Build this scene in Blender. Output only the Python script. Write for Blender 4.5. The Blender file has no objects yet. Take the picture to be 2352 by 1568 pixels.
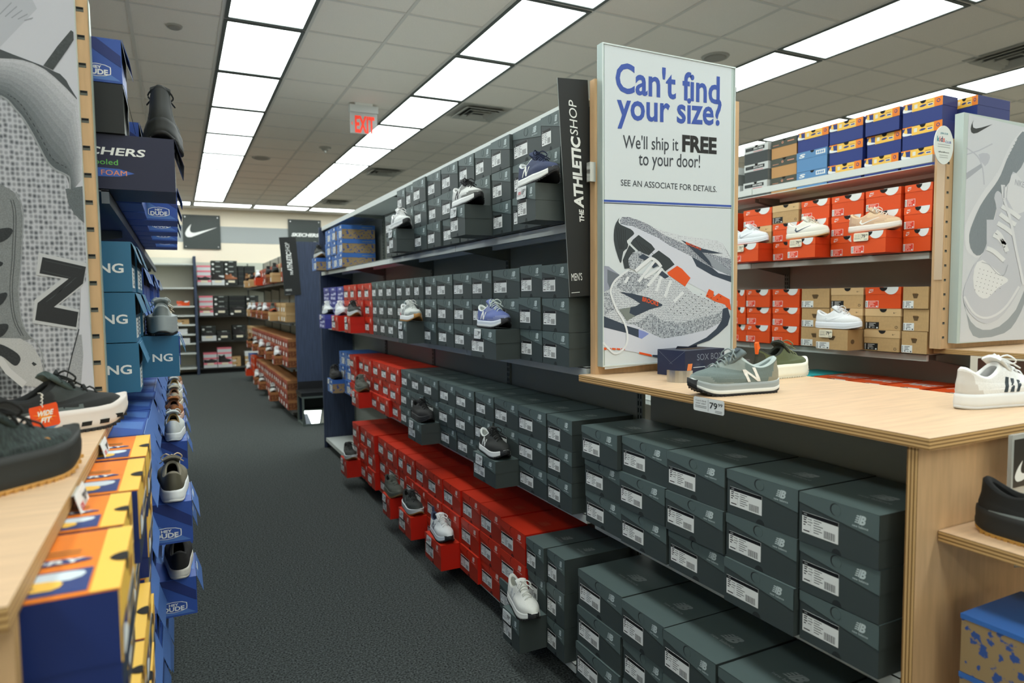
import bpy, bmesh, math, random
from mathutils import Vector, Matrix
random.seed(7)
SC = bpy.context.scene
COL = SC.collection
PI = math.pi

# ------------------------------------------------------------------ camera, world, exposure
FPX, YAW, PITCH, ROLL, EYE = 1549.43, .460193, .0646237, -.0101094, 1.53
_f = Vector((math.sin(YAW)*math.cos(PITCH), math.cos(YAW)*math.cos(PITCH), -math.sin(PITCH)))
_r = Vector((math.cos(YAW), -math.sin(YAW), 0)); _u = _r.cross(_f)
_c, _s = math.cos(ROLL), math.sin(ROLL)
_r, _u = _c*_r + _s*_u, -_s*_r + _c*_u
cam = bpy.data.cameras.new('camera'); camo = bpy.data.objects.new('camera', cam); COL.objects.link(camo)
cam.sensor_width = 36; cam.lens = 36*FPX/2352; cam.clip_start = .02; cam.clip_end = 60
camo.matrix_world = Matrix(((_r.x, _u.x, -_f.x, 0), (_r.y, _u.y, -_f.y, 0), (_r.z, _u.z, -_f.z, EYE), (0, 0, 0, 1)))
cam.dof.use_dof = True; cam.dof.focus_distance = 2.45; cam.dof.aperture_fstop = 3.2
SC.camera = camo
world = bpy.data.worlds.new('world'); SC.world = world; world.use_nodes = True
world.node_tree.nodes['Background'].inputs[0].default_value = (.8, .9, .95, 1)
world.node_tree.nodes['Background'].inputs[1].default_value = .02
SC.view_settings.view_transform = 'Standard'; SC.view_settings.look = 'None'
SC.view_settings.gamma = 1; SC.view_settings.use_curve_mapping = False
SC.view_settings.exposure = 0.0
LAMP = 7.6                                                          # brightness of the ceiling panels

def at(px, py, axis, val):                                          # a point of the photograph on the plane axis = val
    d = _f*FPX + _r*(px-1176) - _u*(py-784)
    e = Vector((0, 0, EYE))
    return e + d*((val-e[axis])/d[axis])

# ------------------------------------------------------------------ materials
def lin(c): return tuple((v/255/12.92 if v/255 <= .04045 else ((v/255+.055)/1.055)**2.4) for v in c) + (1,)
MATS = {}
def mat(name, rgb, rough=.6, metal=0, spec=.4, bump=0, bscale=200, var=0, vscale=30, stretch=(1, 1, 1), emit=0, detail=3):
    if name in MATS: return MATS[name]
    m = bpy.data.materials.new(name); m.use_nodes = True; MATS[name] = m
    n, l = m.node_tree.nodes, m.node_tree.links; b = n['Principled BSDF']
    b.inputs['Base Color'].default_value = lin(rgb); b.inputs['Roughness'].default_value = rough
    b.inputs['Metallic'].default_value = metal; b.inputs['Specular IOR Level'].default_value = spec
    if emit:
        b.inputs['Emission Color'].default_value = lin(rgb); b.inputs['Emission Strength'].default_value = emit
    if bump or var:
        tc = n.new('ShaderNodeTexCoord'); mp = n.new('ShaderNodeMapping'); mp.inputs['Scale'].default_value = stretch
        l.new(tc.outputs['Object'], mp.inputs[0])
        if var:
            t = n.new('ShaderNodeTexNoise'); t.inputs['Scale'].default_value = vscale; t.inputs['Detail'].default_value = detail
            l.new(mp.outputs[0], t.inputs['Vector'])
            r = n.new('ShaderNodeValToRGB'); c = lin(rgb)
            r.color_ramp.elements[0].color = tuple(x*(1-var) for x in c[:3])+(1,); r.color_ramp.elements[0].position = .3
            r.color_ramp.elements[1].color = tuple(min(1, x*(1+var)) for x in c[:3])+(1,); r.color_ramp.elements[1].position = .7
            l.new(t.outputs[0], r.inputs[0]); l.new(r.outputs[0], b.inputs['Base Color'])
        if bump:
            t = n.new('ShaderNodeTexNoise'); t.inputs['Scale'].default_value = bscale; t.inputs['Detail'].default_value = 2
            l.new(mp.outputs[0], t.inputs['Vector'])
            bp = n.new('ShaderNodeBump'); bp.inputs['Strength'].default_value = bump; bp.inputs['Distance'].default_value = .002
            l.new(t.outputs[0], bp.inputs['Height']); l.new(bp.outputs[0], b.inputs['Normal'])
    return m

def wave_mat(name, rgb, rgb2, scale, axis, rough=.5, dist=1.5, profile='SIN', bump=0):   # grained wood, layered plywood edge, ribbed sole
    if name in MATS: return MATS[name]
    m = mat(name, rgb, rough); n, l = m.node_tree.nodes, m.node_tree.links; b = n['Principled BSDF']
    tc = n.new('ShaderNodeTexCoord'); w = n.new('ShaderNodeTexWave'); w.wave_type = 'BANDS'; w.bands_direction = axis
    w.wave_profile = profile; w.inputs['Scale'].default_value = scale; w.inputs['Distortion'].default_value = dist; w.inputs['Detail'].default_value = 2
    w.inputs['Detail Scale'].default_value = 1.5
    l.new(tc.outputs['Object'], w.inputs[0])
    r = n.new('ShaderNodeValToRGB'); r.color_ramp.elements[0].color = lin(rgb2); r.color_ramp.elements[1].color = lin(rgb)
    r.color_ramp.elements[0].position = .15; r.color_ramp.elements[1].position = .6
    l.new(w.outputs[0], r.inputs[0]); l.new(r.outputs[0], b.inputs['Base Color'])
    return m

def knit_mat(name, rgb, rgb2, scale, thr=.35, rough=.8, stretch=(1, 1, 1), soft=.12):  # perforated mesh cloth, printed dots
    if name in MATS: return MATS[name]
    m = mat(name, rgb, rough); n, l = m.node_tree.nodes, m.node_tree.links; b = n['Principled BSDF']
    tc = n.new('ShaderNodeTexCoord'); mp = n.new('ShaderNodeMapping'); mp.inputs['Scale'].default_value = stretch
    v = n.new('ShaderNodeTexVoronoi'); v.inputs['Scale'].default_value = scale; v.inputs['Randomness'].default_value = .25
    l.new(tc.outputs['Object'], mp.inputs[0]); l.new(mp.outputs[0], v.inputs['Vector'])
    r = n.new('ShaderNodeValToRGB'); r.color_ramp.elements[0].color = lin(rgb2); r.color_ramp.elements[1].color = lin(rgb)
    r.color_ramp.elements[0].position = max(0, thr-soft); r.color_ramp.elements[1].position = thr+soft
    l.new(v.outputs['Distance'], r.inputs[0]); l.new(r.outputs[0], b.inputs['Base Color'])
    return m

def blotch_mat(name, rgb, rgb2, scale, thr=.6, rough=.7, soft=.02):       # kraft board printed with ink blotches
    if name in MATS: return MATS[name]
    m = mat(name, rgb, rough); n, l = m.node_tree.nodes, m.node_tree.links; b = n['Principled BSDF']
    tc = n.new('ShaderNodeTexCoord'); t = n.new('ShaderNodeTexNoise'); t.inputs['Scale'].default_value = scale; t.inputs['Detail'].default_value = 4
    l.new(tc.outputs['Object'], t.inputs['Vector'])
    r = n.new('ShaderNodeValToRGB'); r.color_ramp.elements[0].color = lin(rgb); r.color_ramp.elements[1].color = lin(rgb2)
    r.color_ramp.elements[0].position = thr-soft; r.color_ramp.elements[1].position = thr+soft
    l.new(t.outputs[0], r.inputs[0]); l.new(r.outputs[0], b.inputs['Base Color'])
    return m

# ------------------------------------------------------------------ mesh building
class MB:
    def __init__(s): s.v, s.f, s.m, s.sm, s.mats = [], [], [], [], []
    def mi(s, m):
        if m not in s.mats: s.mats.append(m)
        return s.mats.index(m)
    def face(s, pts, m, smooth=False):
        i = len(s.v); s.v += [tuple(p) for p in pts]; s.f.append(tuple(range(i, i+len(pts)))); s.m.append(s.mi(m)); s.sm.append(smooth); return s
    def box(s, x0, y0, z0, x1, y1, z1, m, mats=None, skip=()):
        p = [(x, y, z) for z in (z0, z1) for y in (y0, y1) for x in (x0, x1)]
        i = len(s.v); s.v += p; mats = mats or {}
        for key, q in (('-z', (0, 2, 3, 1)), ('+z', (4, 5, 7, 6)), ('-y', (0, 1, 5, 4)), ('+y', (2, 6, 7, 3)), ('-x', (0, 4, 6, 2)), ('+x', (1, 3, 7, 5))):
            if key in skip: continue
            s.f.append(tuple(i+k for k in q)); s.m.append(s.mi(mats.get(key, m))); s.sm.append(False)
        return s
    def prism(s, pts, vec, m, edge=None, cap=True):                 # polygon pushed along vec
        n = len(pts); i = len(s.v); vec = Vector(vec); pts = [Vector(p) for p in pts]
        s.v += [tuple(p) for p in pts] + [tuple(p+vec) for p in pts]
        e = s.mi(edge or m); k = s.mi(m)
        if cap:
            s.f.append(tuple(range(i, i+n))); s.m.append(k); s.sm.append(False)
            s.f.append(tuple(range(i+2*n-1, i+n-1, -1))); s.m.append(k); s.sm.append(False)
        for a in range(n):
            b = (a+1) % n
            s.f.append((i+a, i+n+a, i+n+b, i+b)); s.m.append(e); s.sm.append(False)
        return s
    def rings(s, rings, m, closed=True, cap0=False, cap1=False, smooth=True, fm=None):
        n = len(rings[0]); i = len(s.v)
        for r in rings: s.v += [tuple(p) for p in r]
        for a in range(len(rings)-1):
            for b in range(n if closed else n-1):
                c = (b+1) % n
                s.f.append((i+a*n+b, i+a*n+c, i+(a+1)*n+c, i+(a+1)*n+b)); s.m.append(s.mi(fm(a, b) if fm else m)); s.sm.append(smooth)
        if cap0: s.f.append(tuple(i+b for b in range(n-1, -1, -1))); s.m.append(s.mi(m)); s.sm.append(False)
        if cap1: s.f.append(tuple(i+(len(rings)-1)*n+b for b in range(n))); s.m.append(s.mi(m)); s.sm.append(False)
        return s
    def tube(s, path, r, m, seg=6, squash=1):
        path = [Vector(p) for p in path]; R = []
        for k, p in enumerate(path):
            t = (path[min(k+1, len(path)-1)]-path[max(k-1, 0)]).normalized()
            a = t.cross(Vector((0, 0, 1)));  a = a if a.length > .1 else t.cross(Vector((1, 0, 0)))
            a.normalize(); b = a.cross(t)
            R.append([p + a*r*math.cos(2*PI*q/seg) + b*r*squash*math.sin(2*PI*q/seg) for q in range(seg)])
        return s.rings(R, m, cap0=True, cap1=True)
    def cyl(s, c, r0, r1, h, m, seg=24, axis=2, cap=True):
        R = []
        for k, rr in ((0, r0), (1, r1)):
            ring = []
            for q in range(seg):
                a = 2*PI*q/seg; p = [rr*math.cos(a), rr*math.sin(a), k*h]
                if axis == 0: p = [p[2], p[0], p[1]]
                if axis == 1: p = [p[1], p[2], p[0]]
                ring.append(tuple(c[j]+p[j] for j in range(3)))
            R.append(ring)
        return s.rings(R, m, cap0=cap, cap1=cap, smooth=seg > 8)
    def tris(s, verts, faces, m):
        i = len(s.v); s.v += [tuple(p) for p in verts]; k = s.mi(m)
        for f in faces: s.f.append(tuple(i+a for a in f)); s.m.append(k); s.sm.append(False)
        return s
    def data(s, name):
        me = bpy.data.meshes.new(name); me.from_pydata(s.v, [], s.f)
        for m in s.mats: me.materials.append(m)
        me.polygons.foreach_set('material_index', s.m); me.polygons.foreach_set('use_smooth', s.sm)
        me.update(); return me
    def obj(s, name, parent=None, loc=None): return link(name, s.data(name), parent, loc)

def link(name, data, parent=None, loc=None):
    o = bpy.data.objects.new(name, data); COL.objects.link(o)
    if parent: o.parent = parent
    if loc: o.location = loc
    return o
def tag(o, label, cat, group=None, kind=None):
    o['label'] = label; o['category'] = cat
    if group: o['group'] = group
    if kind: o['kind'] = kind
    return o
def thing(name, label, cat, loc=(0, 0, 0), rz=0, group=None):
    o = link(name, None); o.location = loc; o.rotation_euler = (0, 0, rz); o.empty_display_size = .05
    return tag(o, label, cat, group)
def struct(o): o['kind'] = 'structure'; return o

TXT = {}
def glyphs(s, bold=0.0):                                            # flat letters, cap height about 1
    k = (s, bold)
    if k not in TXT:
        c = bpy.data.curves.new('lettering', 'FONT'); c.body = s; c.size = 1.37; c.resolution_u = 3; c.offset = bold
        o = bpy.data.objects.new('lettering', c); COL.objects.link(o)
        bpy.context.view_layer.update()
        me = o.evaluated_get(bpy.context.evaluated_depsgraph_get()).to_mesh()
        V = [tuple(v.co) for v in me.vertices]; F = [tuple(p.vertices) for p in me.polygons]
        o.to_mesh_clear(); bpy.data.objects.remove(o); bpy.data.curves.remove(c)
        x0 = min([v[0] for v in V] or [0]); x1 = max([v[0] for v in V] or [1])
        TXT[k] = ([(v[0]-x0, v[1]) for v in V], F, x1-x0)
    return TXT[k]
def text(mb, s, org, xd, yd, h, m, width=None, align='l', bold=0, shear=0, sx=1):
    V, F, w = glyphs(s, bold); org, xd, yd = Vector(org), Vector(xd).normalized(), Vector(yd).normalized()
    kx = h*sx if not width else width/w
    off = {'l': 0, 'c': -w*kx/2, 'r': -w*kx}[align]
    mb.tris([org + xd*(v[0]*kx + off + v[1]*h*shear) + yd*(v[1]*h) for v in V], F, m)
    return w*kx
def poly2(mb, pts, org, xd, yd, m, sx=1, sy=None):                  # flat polygon given in plane coordinates, triangulated
    sy = sx if sy is None else sy
    org, xd, yd = Vector(org), Vector(xd), Vector(yd)
    from mathutils.geometry import tessellate_polygon
    P = [Vector((p[0]*sx, p[1]*sy, 0)) for p in pts]
    T = tessellate_polygon([P])
    T = [t if (P[t[1]]-P[t[0]]).cross(P[t[2]]-P[t[0]]).z > 0 else t[::-1] for t in T]
    mb.tris([org + xd*p.x + yd*p.y for p in P], T, m)
def smooth2(pts, n=4, closed=True):                                 # Catmull-Rom through points
    out = []; N = len(pts)
    for i in range(N if closed else N-1):
        p0, p1, p2, p3 = (pts[(i+k) % N] if closed else pts[min(max(i+k, 0), N-1)] for k in (-1, 0, 1, 2))
        for j in range(n):
            t = j/n
            out.append(tuple(.5*((2*b)+(-a+c)*t+(2*a-5*b+4*c-d)*t*t+(-a+3*b-3*c+d)*t**3) for a, b, c, d in zip(p0, p1, p2, p3)))
    if not closed: out.append(tuple(pts[-1]))
    return out
SWOOSH = smooth2([(.20, .45), (.08, .30), (.01, .13), (.05, .02), (.15, .0), (.3, .05), (1.0, .37)], 5, False) + smooth2([(1.0, .37), (.42, .19), (.28, .155), (.18, .18), (.155, .28), (.20, .45)], 5, False)[1:-1]
ORD = 'zeroth first second third fourth fifth sixth seventh eighth ninth tenth eleventh twelfth thirteenth fourteenth fifteenth sixteenth seventeenth eighteenth nineteenth twentieth'.split()
ORD += ['twenty-'+w for w in ORD[1:10]] + ['thirtieth'] + ['thirty-'+w for w in ORD[1:10]]
# ------------------------------------------------------------------ shared materials
WHITE = mat('white_print', (232, 235, 233), .5); BLACK = mat('black_print', (18, 19, 20), .5); INK = mat('small_print', (70, 74, 76), .6)
PLY = mat('maple_face', (216, 184, 148), .38, var=.10, vscale=6, stretch=(1, 9, 6), detail=5)
PLYV = mat('maple_upright', (206, 170, 128), .42, var=.10, vscale=6, stretch=(9, 9, 1), detail=5)
EDGEH = wave_mat('plywood_edge', (208, 170, 114), (128, 92, 48), 42, 'Z', .55, .25)
EDGEX = wave_mat('plywood_edge_upright', (208, 170, 114), (128, 92, 48), 42, 'X', .55, .25)
EDGEY = wave_mat('plywood_edge_side', (208, 170, 114), (128, 92, 48), 42, 'Y', .55, .25)
STEEL = mat('shelf_metal', (214, 220, 216), .45); SAGE = mat('back_panel_metal', (148, 153, 145), .6); SAGED = mat('slot_metal', (112, 118, 112), .5)
SLOT = mat('slot_hole', (14, 15, 15), .8); NAVYW = mat('navy_laminate', (56, 68, 92), .5, var=.25, vscale=14, stretch=(6, 6, .35), detail=4)
TAUPE = mat('taupe_panel_metal', (172, 162, 152), .6); CHROME = mat('brushed_metal', (196, 198, 196), .28, 1)
SIGNBLK = mat('black_sign_board', (30, 33, 33), .55); PAPER = mat('tag_paper', (226, 230, 230), .55); CREAM = mat('cream_tag_paper', (232, 224, 200), .55)
REDINK = mat('red_ink', (206, 40, 60), .5)

# ------------------------------------------------------------------ room
CEIL, WB = 3.51, 16.1
RX0, RX1, RY0 = -4.2, 9.0, -3.2
TILE = mat("mineral_tile", (244, 238, 229), .9, bump=.35, bscale=160, var=.05, vscale=220)
carpet = mat('grey_carpet', (73, 78, 77), .95, spec=.1, bump=1.0, bscale=140, var=.85, vscale=120, detail=5)
o = MB().box(RX0, RY0, -.05, RX1, WB, 0, carpet).obj('floor'); struct(o)
o = MB().box(RX0, RY0, CEIL, RX1, WB, CEIL+.05, TILE).obj('ceiling'); struct(o)
WALL = mat('cream_wall_paint', (236, 226, 206), .8)
o = MB().box(RX0, WB, 0, RX1, WB+.1, CEIL, WALL).obj('wall_back'); struct(o)
o = MB().box(RX0-.1, RY0, 0, RX0, WB, CEIL, WALL).obj('wall_left'); struct(o)
o = MB().box(RX1, RY0, 0, RX1+.1, WB, CEIL, WALL).obj('wall_right'); struct(o)
o = MB().box(RX0, RY0-.1, 0, RX1, RY0, CEIL, WALL).obj('wall_front'); struct(o)
o = MB().box(RX0, WB-.006, 2.79, RX1, WB-.001, 3.145, mat('grey_stripe_paint', (158, 164, 164), .8)).obj('trim_1'); struct(o)
# tee bars of the ceiling grid
GX0, GDX, GY0, GDY = .36, .577, 5.237, .596
bar = mat('ceiling_bar_paint', (220, 217, 210), .6); mb = MB()
for k in range(-7, 15): x = GX0+GDX*k; mb.box(x-.012, RY0, CEIL-.006, x+.012, WB, CEIL, bar)
for k in range(-14, 19):
    y = GY0+GDY*k
    if RY0 < y < WB: mb.box(RX0, y-.012, CEIL-.005, RX1, y+.012, CEIL, bar)
struct(mb.obj('trim_2'))
# recessed light panels: frame and diffuser
GLOW = bpy.data.materials.new('diffuser_glow'); GLOW.use_nodes = True
_n, _l = GLOW.node_tree.nodes, GLOW.node_tree.links; _n.clear()
_e = _n.new('ShaderNodeEmission'); _e.inputs[0].default_value = (.93, 1.0, .975, 1); _e.inputs[1].default_value = LAMP
_l.new(_e.outputs[0], _n.new('ShaderNodeOutputMaterial').inputs[0])
FR = mat('lamp_frame_metal', (84, 92, 90), .6)
def lamp(x0, y0, x1, y1, label):
    t = thing('ceiling_light', label, 'light', ((x0+x1)/2, (y0+y1)/2, CEIL), 0, 'ceiling light panels')
    a, b = (x1-x0)/2, (y1-y0)/2; w = .027
    key = ('lamp', round(a, 3), round(b, 3))
    if key not in TXT:
        m = MB()
        for q in ((-a, -b, a, -b+w), (-a, b-w, a, b), (-a, -b+w, -a+w, b-w), (a-w, -b+w, a, b-w)): m.box(q[0], q[1], -.012, q[2], q[3], 0, FR)
        d = MB().box(-a+w, -b+w, -.006, a-w, b-w, -.002, GLOW)
        TXT[key] = (m.data('lamp_frame'), d.data('diffuser'))
    link('lamp_frame', TXT[key][0], t); link('diffuser', TXT[key][1], t)
STRIPS = ((-4, 'strip over the left fixtures'), (0, 'strip over the carpeted aisle'), (3, 'strip just left of the size sign'), (7, 'strip just right of the size sign'), (11, 'rightmost strip'))
for k, where in STRIPS:
    x0 = GX0+GDX*k; n = 0
    for j in range(7, -4, -1):
        y0 = GY0+1.192*j
        n += 1
        if (k == -4) or (k == 7 and j > -1) or (k == 11 and (j > 1 or j == -3)) or (j == -3 and k in (0, 3)) or (k == 0 and j == -2): continue
        lamp(x0+.012, y0+.012, x0+GDX-.012, y0+1.18, f'ceiling light panel, {ORD[n]} from the back wall, {where}')
    y1 = GY0-1.192*(0 if k == -4 else 2 if k in (0,) else 3 if k == 7 else 2)-.02
    if k in (0,): y1 = GY0-1.192-.02
    lamp(x0+.012, RY0+.1, x0+GDX-.012, y1, f'long ceiling light panel, near end of {where}')
    if k in (-4, 7, 11): lamp(x0+.012, GY0+1.192*(0 if k != 11 else 2)+.012, x0+GDX-.012, GY0+1.192*8-.02, f'long ceiling light panel, far end of {where}')
for q in range(-1, 4):
    x0 = GX0+GDX*2*q
    lamp(x0+.012, 15.02, x0+2*GDX-.012, 15.55, f'back wall row ceiling light panel, {ORD[q+2]} from the left')
# ceiling fittings
VENT = mat('vent_paint', (176, 176, 170), .5); VDARK = mat('vent_gap', (70, 70, 66), .8)
def vent(x, y, label, s=.27):
    t = thing('ceiling_vent', label, 'vent', (x, y, CEIL), 0, 'ceiling air vents')
    m = MB(); m.box(-s, -s, -.004, s, s, 0, VENT); m.obj('vent_plate', t)
    for k, a in enumerate((.86, .62, .38)):
        m = MB(); r = s*a
        P = lambda q, z: [(-q, -q, z), (q, -q, z), (q, q, z), (-q, q, z)]
        m.rings([P(r*.78, -.006), P(r, -.03-.004*k), P(r*.98, -.034-.004*k), P(r*.74, -.01)], VENT, smooth=False); m.obj('louver_ring', t)
        if k == 0: MB().box(-r*.8, -r*.8, -.0065, r*.8, r*.8, -.0045, VDARK).obj('vent_opening', t)
vent(2.96, 6.72, 'square ceiling vent beside the light strip, above the middle of the rack')
vent(2.96, 10.4, 'square ceiling vent further back, right of the exit sign')
vent(2.96, 13.95, 'small looking ceiling vent close to the back wall lights')
vent(6.35, 3.3, 'square ceiling vent at the right above the runner poster')
def disc(x, y, r, label, name, cat, dome=False):
    t = thing(name, label, cat, (x, y, CEIL))
    MB().cyl((0, 0, -.012), r*.92, r, .012, VENT).obj('base', t)
    if dome:
        MB().cyl((0, 0, -.045), r*.45, r*.75, .034, VENT).obj('sensor_head', t); MB().cyl((0, 0, -.07), r*.12, r*.2, .026, mat('lens_clear', (240, 244, 244), .2)).obj('sensor_tip', t)
    else: MB().cyl((0, 0, -.02), r*.7, r*.8, .008, mat('grille_paint', (158, 156, 150), .8)).obj('grille', t)
disc(.06, 5.55, .055, 'small round cover plate on the ceiling left of the aisle lights', 'ceiling_cover', 'cover')
disc(1.13, 10.08, .125, 'round speaker grille between the two light strips', 'ceiling_speaker', 'speaker')
disc(1.81, 9.07, .08, 'white smoke detector hanging left of the exit sign strip', 'smoke_detector', 'detector', True)
disc(4.08, 4.38, .115, 'round speaker grille above the size sign corner', 'ceiling_speaker', 'speaker')
# exit sign hanging from the ceiling: canopy, clear blade, red letters
t = thing('exit_sign', 'hanging clear exit sign with red letters and arrow', 'sign', (1.775, 6.93, CEIL))
MB().box(-.09, -.03, -.02, .09, .03, 0, WHITE).obj('canopy', t)
MB().box(-.145, -.03, -.09, .145, .03, -.02, mat('sign_housing', (214, 220, 220), .4)).obj('housing', t)
glass = mat('clear_blade', (225, 228, 230), .1); glass.node_tree.nodes['Principled BSDF'].inputs['Alpha'].default_value = .38
MB().box(-.14, -.004, -.30, .14, .004, -.09, glass).obj('blade', t)
red = mat('exit_red', (235, 60, 40), .4, emit=.55); m = MB()
text(m, 'EXIT', (.01, -.007, -.285), (1, 0, 0), (0, 0, 1), .165, red, width=.20, align='c', bold=.045)
poly2(m, [(-.128, -.205), (-.112, -.185), (-.112, -.195), (-.119, -.205), (-.112, -.215), (-.112, -.225)], (0, -.007, 0), (1, 0, 0), (0, 0, 1), red)
m.obj('lettering', t)

# ------------------------------------------------------------------ shelf racks
def rack(name, label, x_front, x_back, side, bays, shelves, top, panel, lipm=STEEL, end=None, start=None, base=True, posts=None):
    """one side of a long double rack: back panels, slotted uprights, shelves with lips, brackets, base. side = -1 faces -X, +1 faces +X"""
    y0, y1 = bays[0], bays[-1]; ym = (y0+y1)/2
    t = thing(name, label, 'shelf rack', (x_back, ym, 0))
    sx = lambda x: x - x_back
    a, b = sorted((0, -side*.02))
    gap = .02 if posts is not None else .004
    for i in range(len(bays)-1):
        MB().box(a, bays[i]-ym+.004, .08, b, bays[i+1]-ym-gap, top, panel).obj('back_panel', t)
    posts = bays if posts is None else posts
    for y in posts:
        m = MB(); q = sorted((0, side*.012)); m.box(q[0], y-ym-.018, 0, q[1], y-ym+.018, top, SAGED)
        z = .2
        while z < top-.05:
            for dy in (-.008, .008): m.box(side*.012-.0006, y-ym+dy-.003, z, side*.012+.0006, y-ym+dy+.003, z+.018, SLOT)
            z += .028
        m.obj('upright', t)
    for k, (z, xf, *up) in enumerate(shelves):
        up = up[0] if up else 0
        for i in range(len(bays)-1):
            ya, yb = bays[i]-ym+.003, bays[i+1]-ym-max(.003, gap-.001)
            q = sorted((side*.012, sx(xf))); m = MB(); m.box(q[0], ya, z-.004, q[1], yb, z, lipm)
            q = sorted((sx(xf), sx(xf)-side*.018)); m.box(q[0], ya, z-.036+up, q[1], yb, z+.001+up, lipm)
            q = sorted((side*.09, side*.11)); m.box(q[0], ya, z-.026, q[1], yb, z-.004, lipm)
            m.obj('shelf', t)
        for y in posts:
            w = sx(xf)*.86
            for dy in (-.02, .016):
                MB().prism([(side*.012, y-ym+dy, z-.005), (w, y-ym+dy, z-.005), (w, y-ym+dy, z-.03), (side*.012, y-ym+dy, z-.078)], (0, .004, 0), SAGED).obj('bracket', t)
    if base:
        q = sorted((side*.012, sx(x_front))); m = MB()
        m.box(q[0], y0-ym+.003, .10, q[1], y1-ym-gap, .104, lipm); q2 = sorted((sx(x_front), sx(x_front)-side*.018)); m.box(q2[0], y0-ym+.003, .07, q2[1], y1-ym-gap, .105, lipm)
        q3 = sorted((side*.012, sx(x_front)-side*.09)); m.box(q3[0], y0-ym+.003, 0, q3[1], y1-ym-gap, .10, mat('kick_black', (22, 23, 24), .7))
        m.obj('base_shelf', t)
    return t, ym
def endpanel(t, ym, y, x0, x1, z1, m, z0=0):
    xb = t.location.x
    MB().box(min(x0, x1)-xb, y-ym, z0, max(x0, x1)-xb, y-ym+.025, z1, m).obj('end_panel', t)
BAYS = [.885, 2.165, 3.355, 4.59, 5.825, 7.06]
MX, MXB = 1.335, 1.65
rA, yA = rack('shelf_rack', 'long grey metal shelf rack holding the dark grey and red shoe boxes', MX, MXB, -1, BAYS[1:], [(1.812, MX), (1.262, 1.39), (.690, 1.39)], 2.258, SAGE)
m = MB(); q = (-.295, -.01); yy = 7.06-2.165
m.box(-.295, -yy/2, 2.26, .05, yy/2, 2.266, STEEL); m.box(-.30, -yy/2, 2.229, -.29, yy/2, 2.267, STEEL); m.obj('top_shelf', rA)
for y in BAYS[1:]:
    MB().prism([(-.0, y-yA, 2.258), (-.28, y-yA, 2.258), (-.28, y-yA, 2.236), (-.0, y-yA, 2.228)], (0, .004, 0), SAGED).obj('bracket', rA)
endpanel(rA, yA, 7.062, 1.322, 2.02, 2.262, NAVYW)
rA2, _ = rack('shelf_rack', 'low grey rack section under the light wood counter', MX, MXB, -1, [.902, 2.13], [(.690, 1.39)], 1.212, SAGE, posts=[.902])
# hidden side of the double rack, and the children's rack across the next aisle
KX, KXB = 3.40, 3.74
KB = [.83, 2.12, 3.30, 4.53, 5.77, 7.0]
rK, yK = rack('shelf_rack', 'taupe backed shelf rack holding the orange and blue boxes at right', KX, KXB, -1, KB[1:], [(2.172, KX, .05), (1.742, KX), (1.222, KX), (.69, KX)], 2.166, TAUPE)
rK2, _ = rack('shelf_rack', 'low taupe rack section under the rear wood counter', KX, KXB, -1, [.882, 2.085], [(.69, KX)], 1.19, TAUPE, posts=[.882])
LX, LXB = -.155, -.47
rL, yL = rack('shelf_rack', 'left hand dark shelf rack holding blue and teal boxes', LX, LXB, 1, BAYS[1:], [(1.835, LX), (1.268, LX), (.690, LX)], 2.30, SAGE, mat('dark_shelf_metal', (92, 100, 108), .5))
rL2, _ = rack('shelf_rack', 'low left rack section under the wood counter, stacked with orange lids', LX, LXB, 1, [.902, 2.13], [(.690, LX)], 1.20, SAGE, posts=[.902])
FX, FXB = 1.27, 1.60
FB = [8.84, 9.97, 11.1, 12.23, 13.36, 14.5]
rF, yF = rack('shelf_rack', 'far shelf rack of red brown boxes behind the navy end panel', FX, FXB, -1, FB, [(1.77, FX), (1.24, FX), (.66, FX)], 2.27, SAGE, mat('dark_shelf_lip', (70, 72, 70), .5))
# ------------------------------------------------------------------ shoe boxes: one set of meshes per kind, copied afterwards
KIND = {}
def label_art(mb, x0, z0, x1, z1, y, style='nb'):                   # printed size sticker: header, lines of type, bar code
    m = {'nb': WHITE, 'red': mat('red_sticker', (228, 70, 46), .5), 'wht': WHITE, 'blk': BLACK}[style]
    ink = {'nb': INK, 'wht': INK, 'red': mat('pale_ink', (250, 200, 185), .5), 'blk': mat('pale_print', (200, 200, 196), .5)}[style]
    w, h = x1-x0, z1-z0
    R = lambda a, b, c, d, q, dy=.0006: mb.face([(x0+a*w, y-dy, z0+b*h), (x0+c*w, y-dy, z0+b*h), (x0+c*w, y-dy, z0+d*h), (x0+a*w, y-dy, z0+d*h)], q)
    mb.box(x0, y-.0005, z0, x1, y+.0006, z1, WHITE if style == 'red' else m)
    if style == 'nb':
        R(0, .82, 1, 1, BLACK); R(.05, .87, .14, .95, mat('grey_print', (120, 124, 124), .6), .0009)
        for a, b, c in ((.04, .72, .10), (.04, .62, .08), (.04, .50, .10), (.04, .38, .06), (.04, .10, .18)): R(a, b, a+c, b+.055, BLACK)
        for k, c in enumerate((.22, .16, .26, .20, .24, .15)): R(.33, .72-k*.115, .33+c, .755-k*.115, ink)
        for k, c in enumerate((.12, .14, .10)): R(.16, .70-k*.13, .16+c, .73-k*.13, ink)
        R(.25, .08, .253, .78, ink)
        x = .62
        for k in range(11):
            q = (.012, .020, .010, .016)[(k*7) % 4]; R(x, .07, x+q, .42, BLACK); x += q+.014
    elif style in ('red', 'blk', 'wht'):
        if style == 'red': R(.20, .04, .98, .96, m)
        for k in range(5): R(.04, .10+k*.17, .14, .19+k*.17, BLACK if style != 'blk' else ink)
        for k, c in enumerate((.5, .35, .42)): R(.28, .78-k*.2, .28+c, .86-k*.2, ink, .0009)
        R(.28, .12, .38, .30, ink, .0009); R(.5, .14, .7, .2, ink, .0009); R(.82, .08, .94, .26, WHITE if style != 'wht' else INK, .0009)
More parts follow.
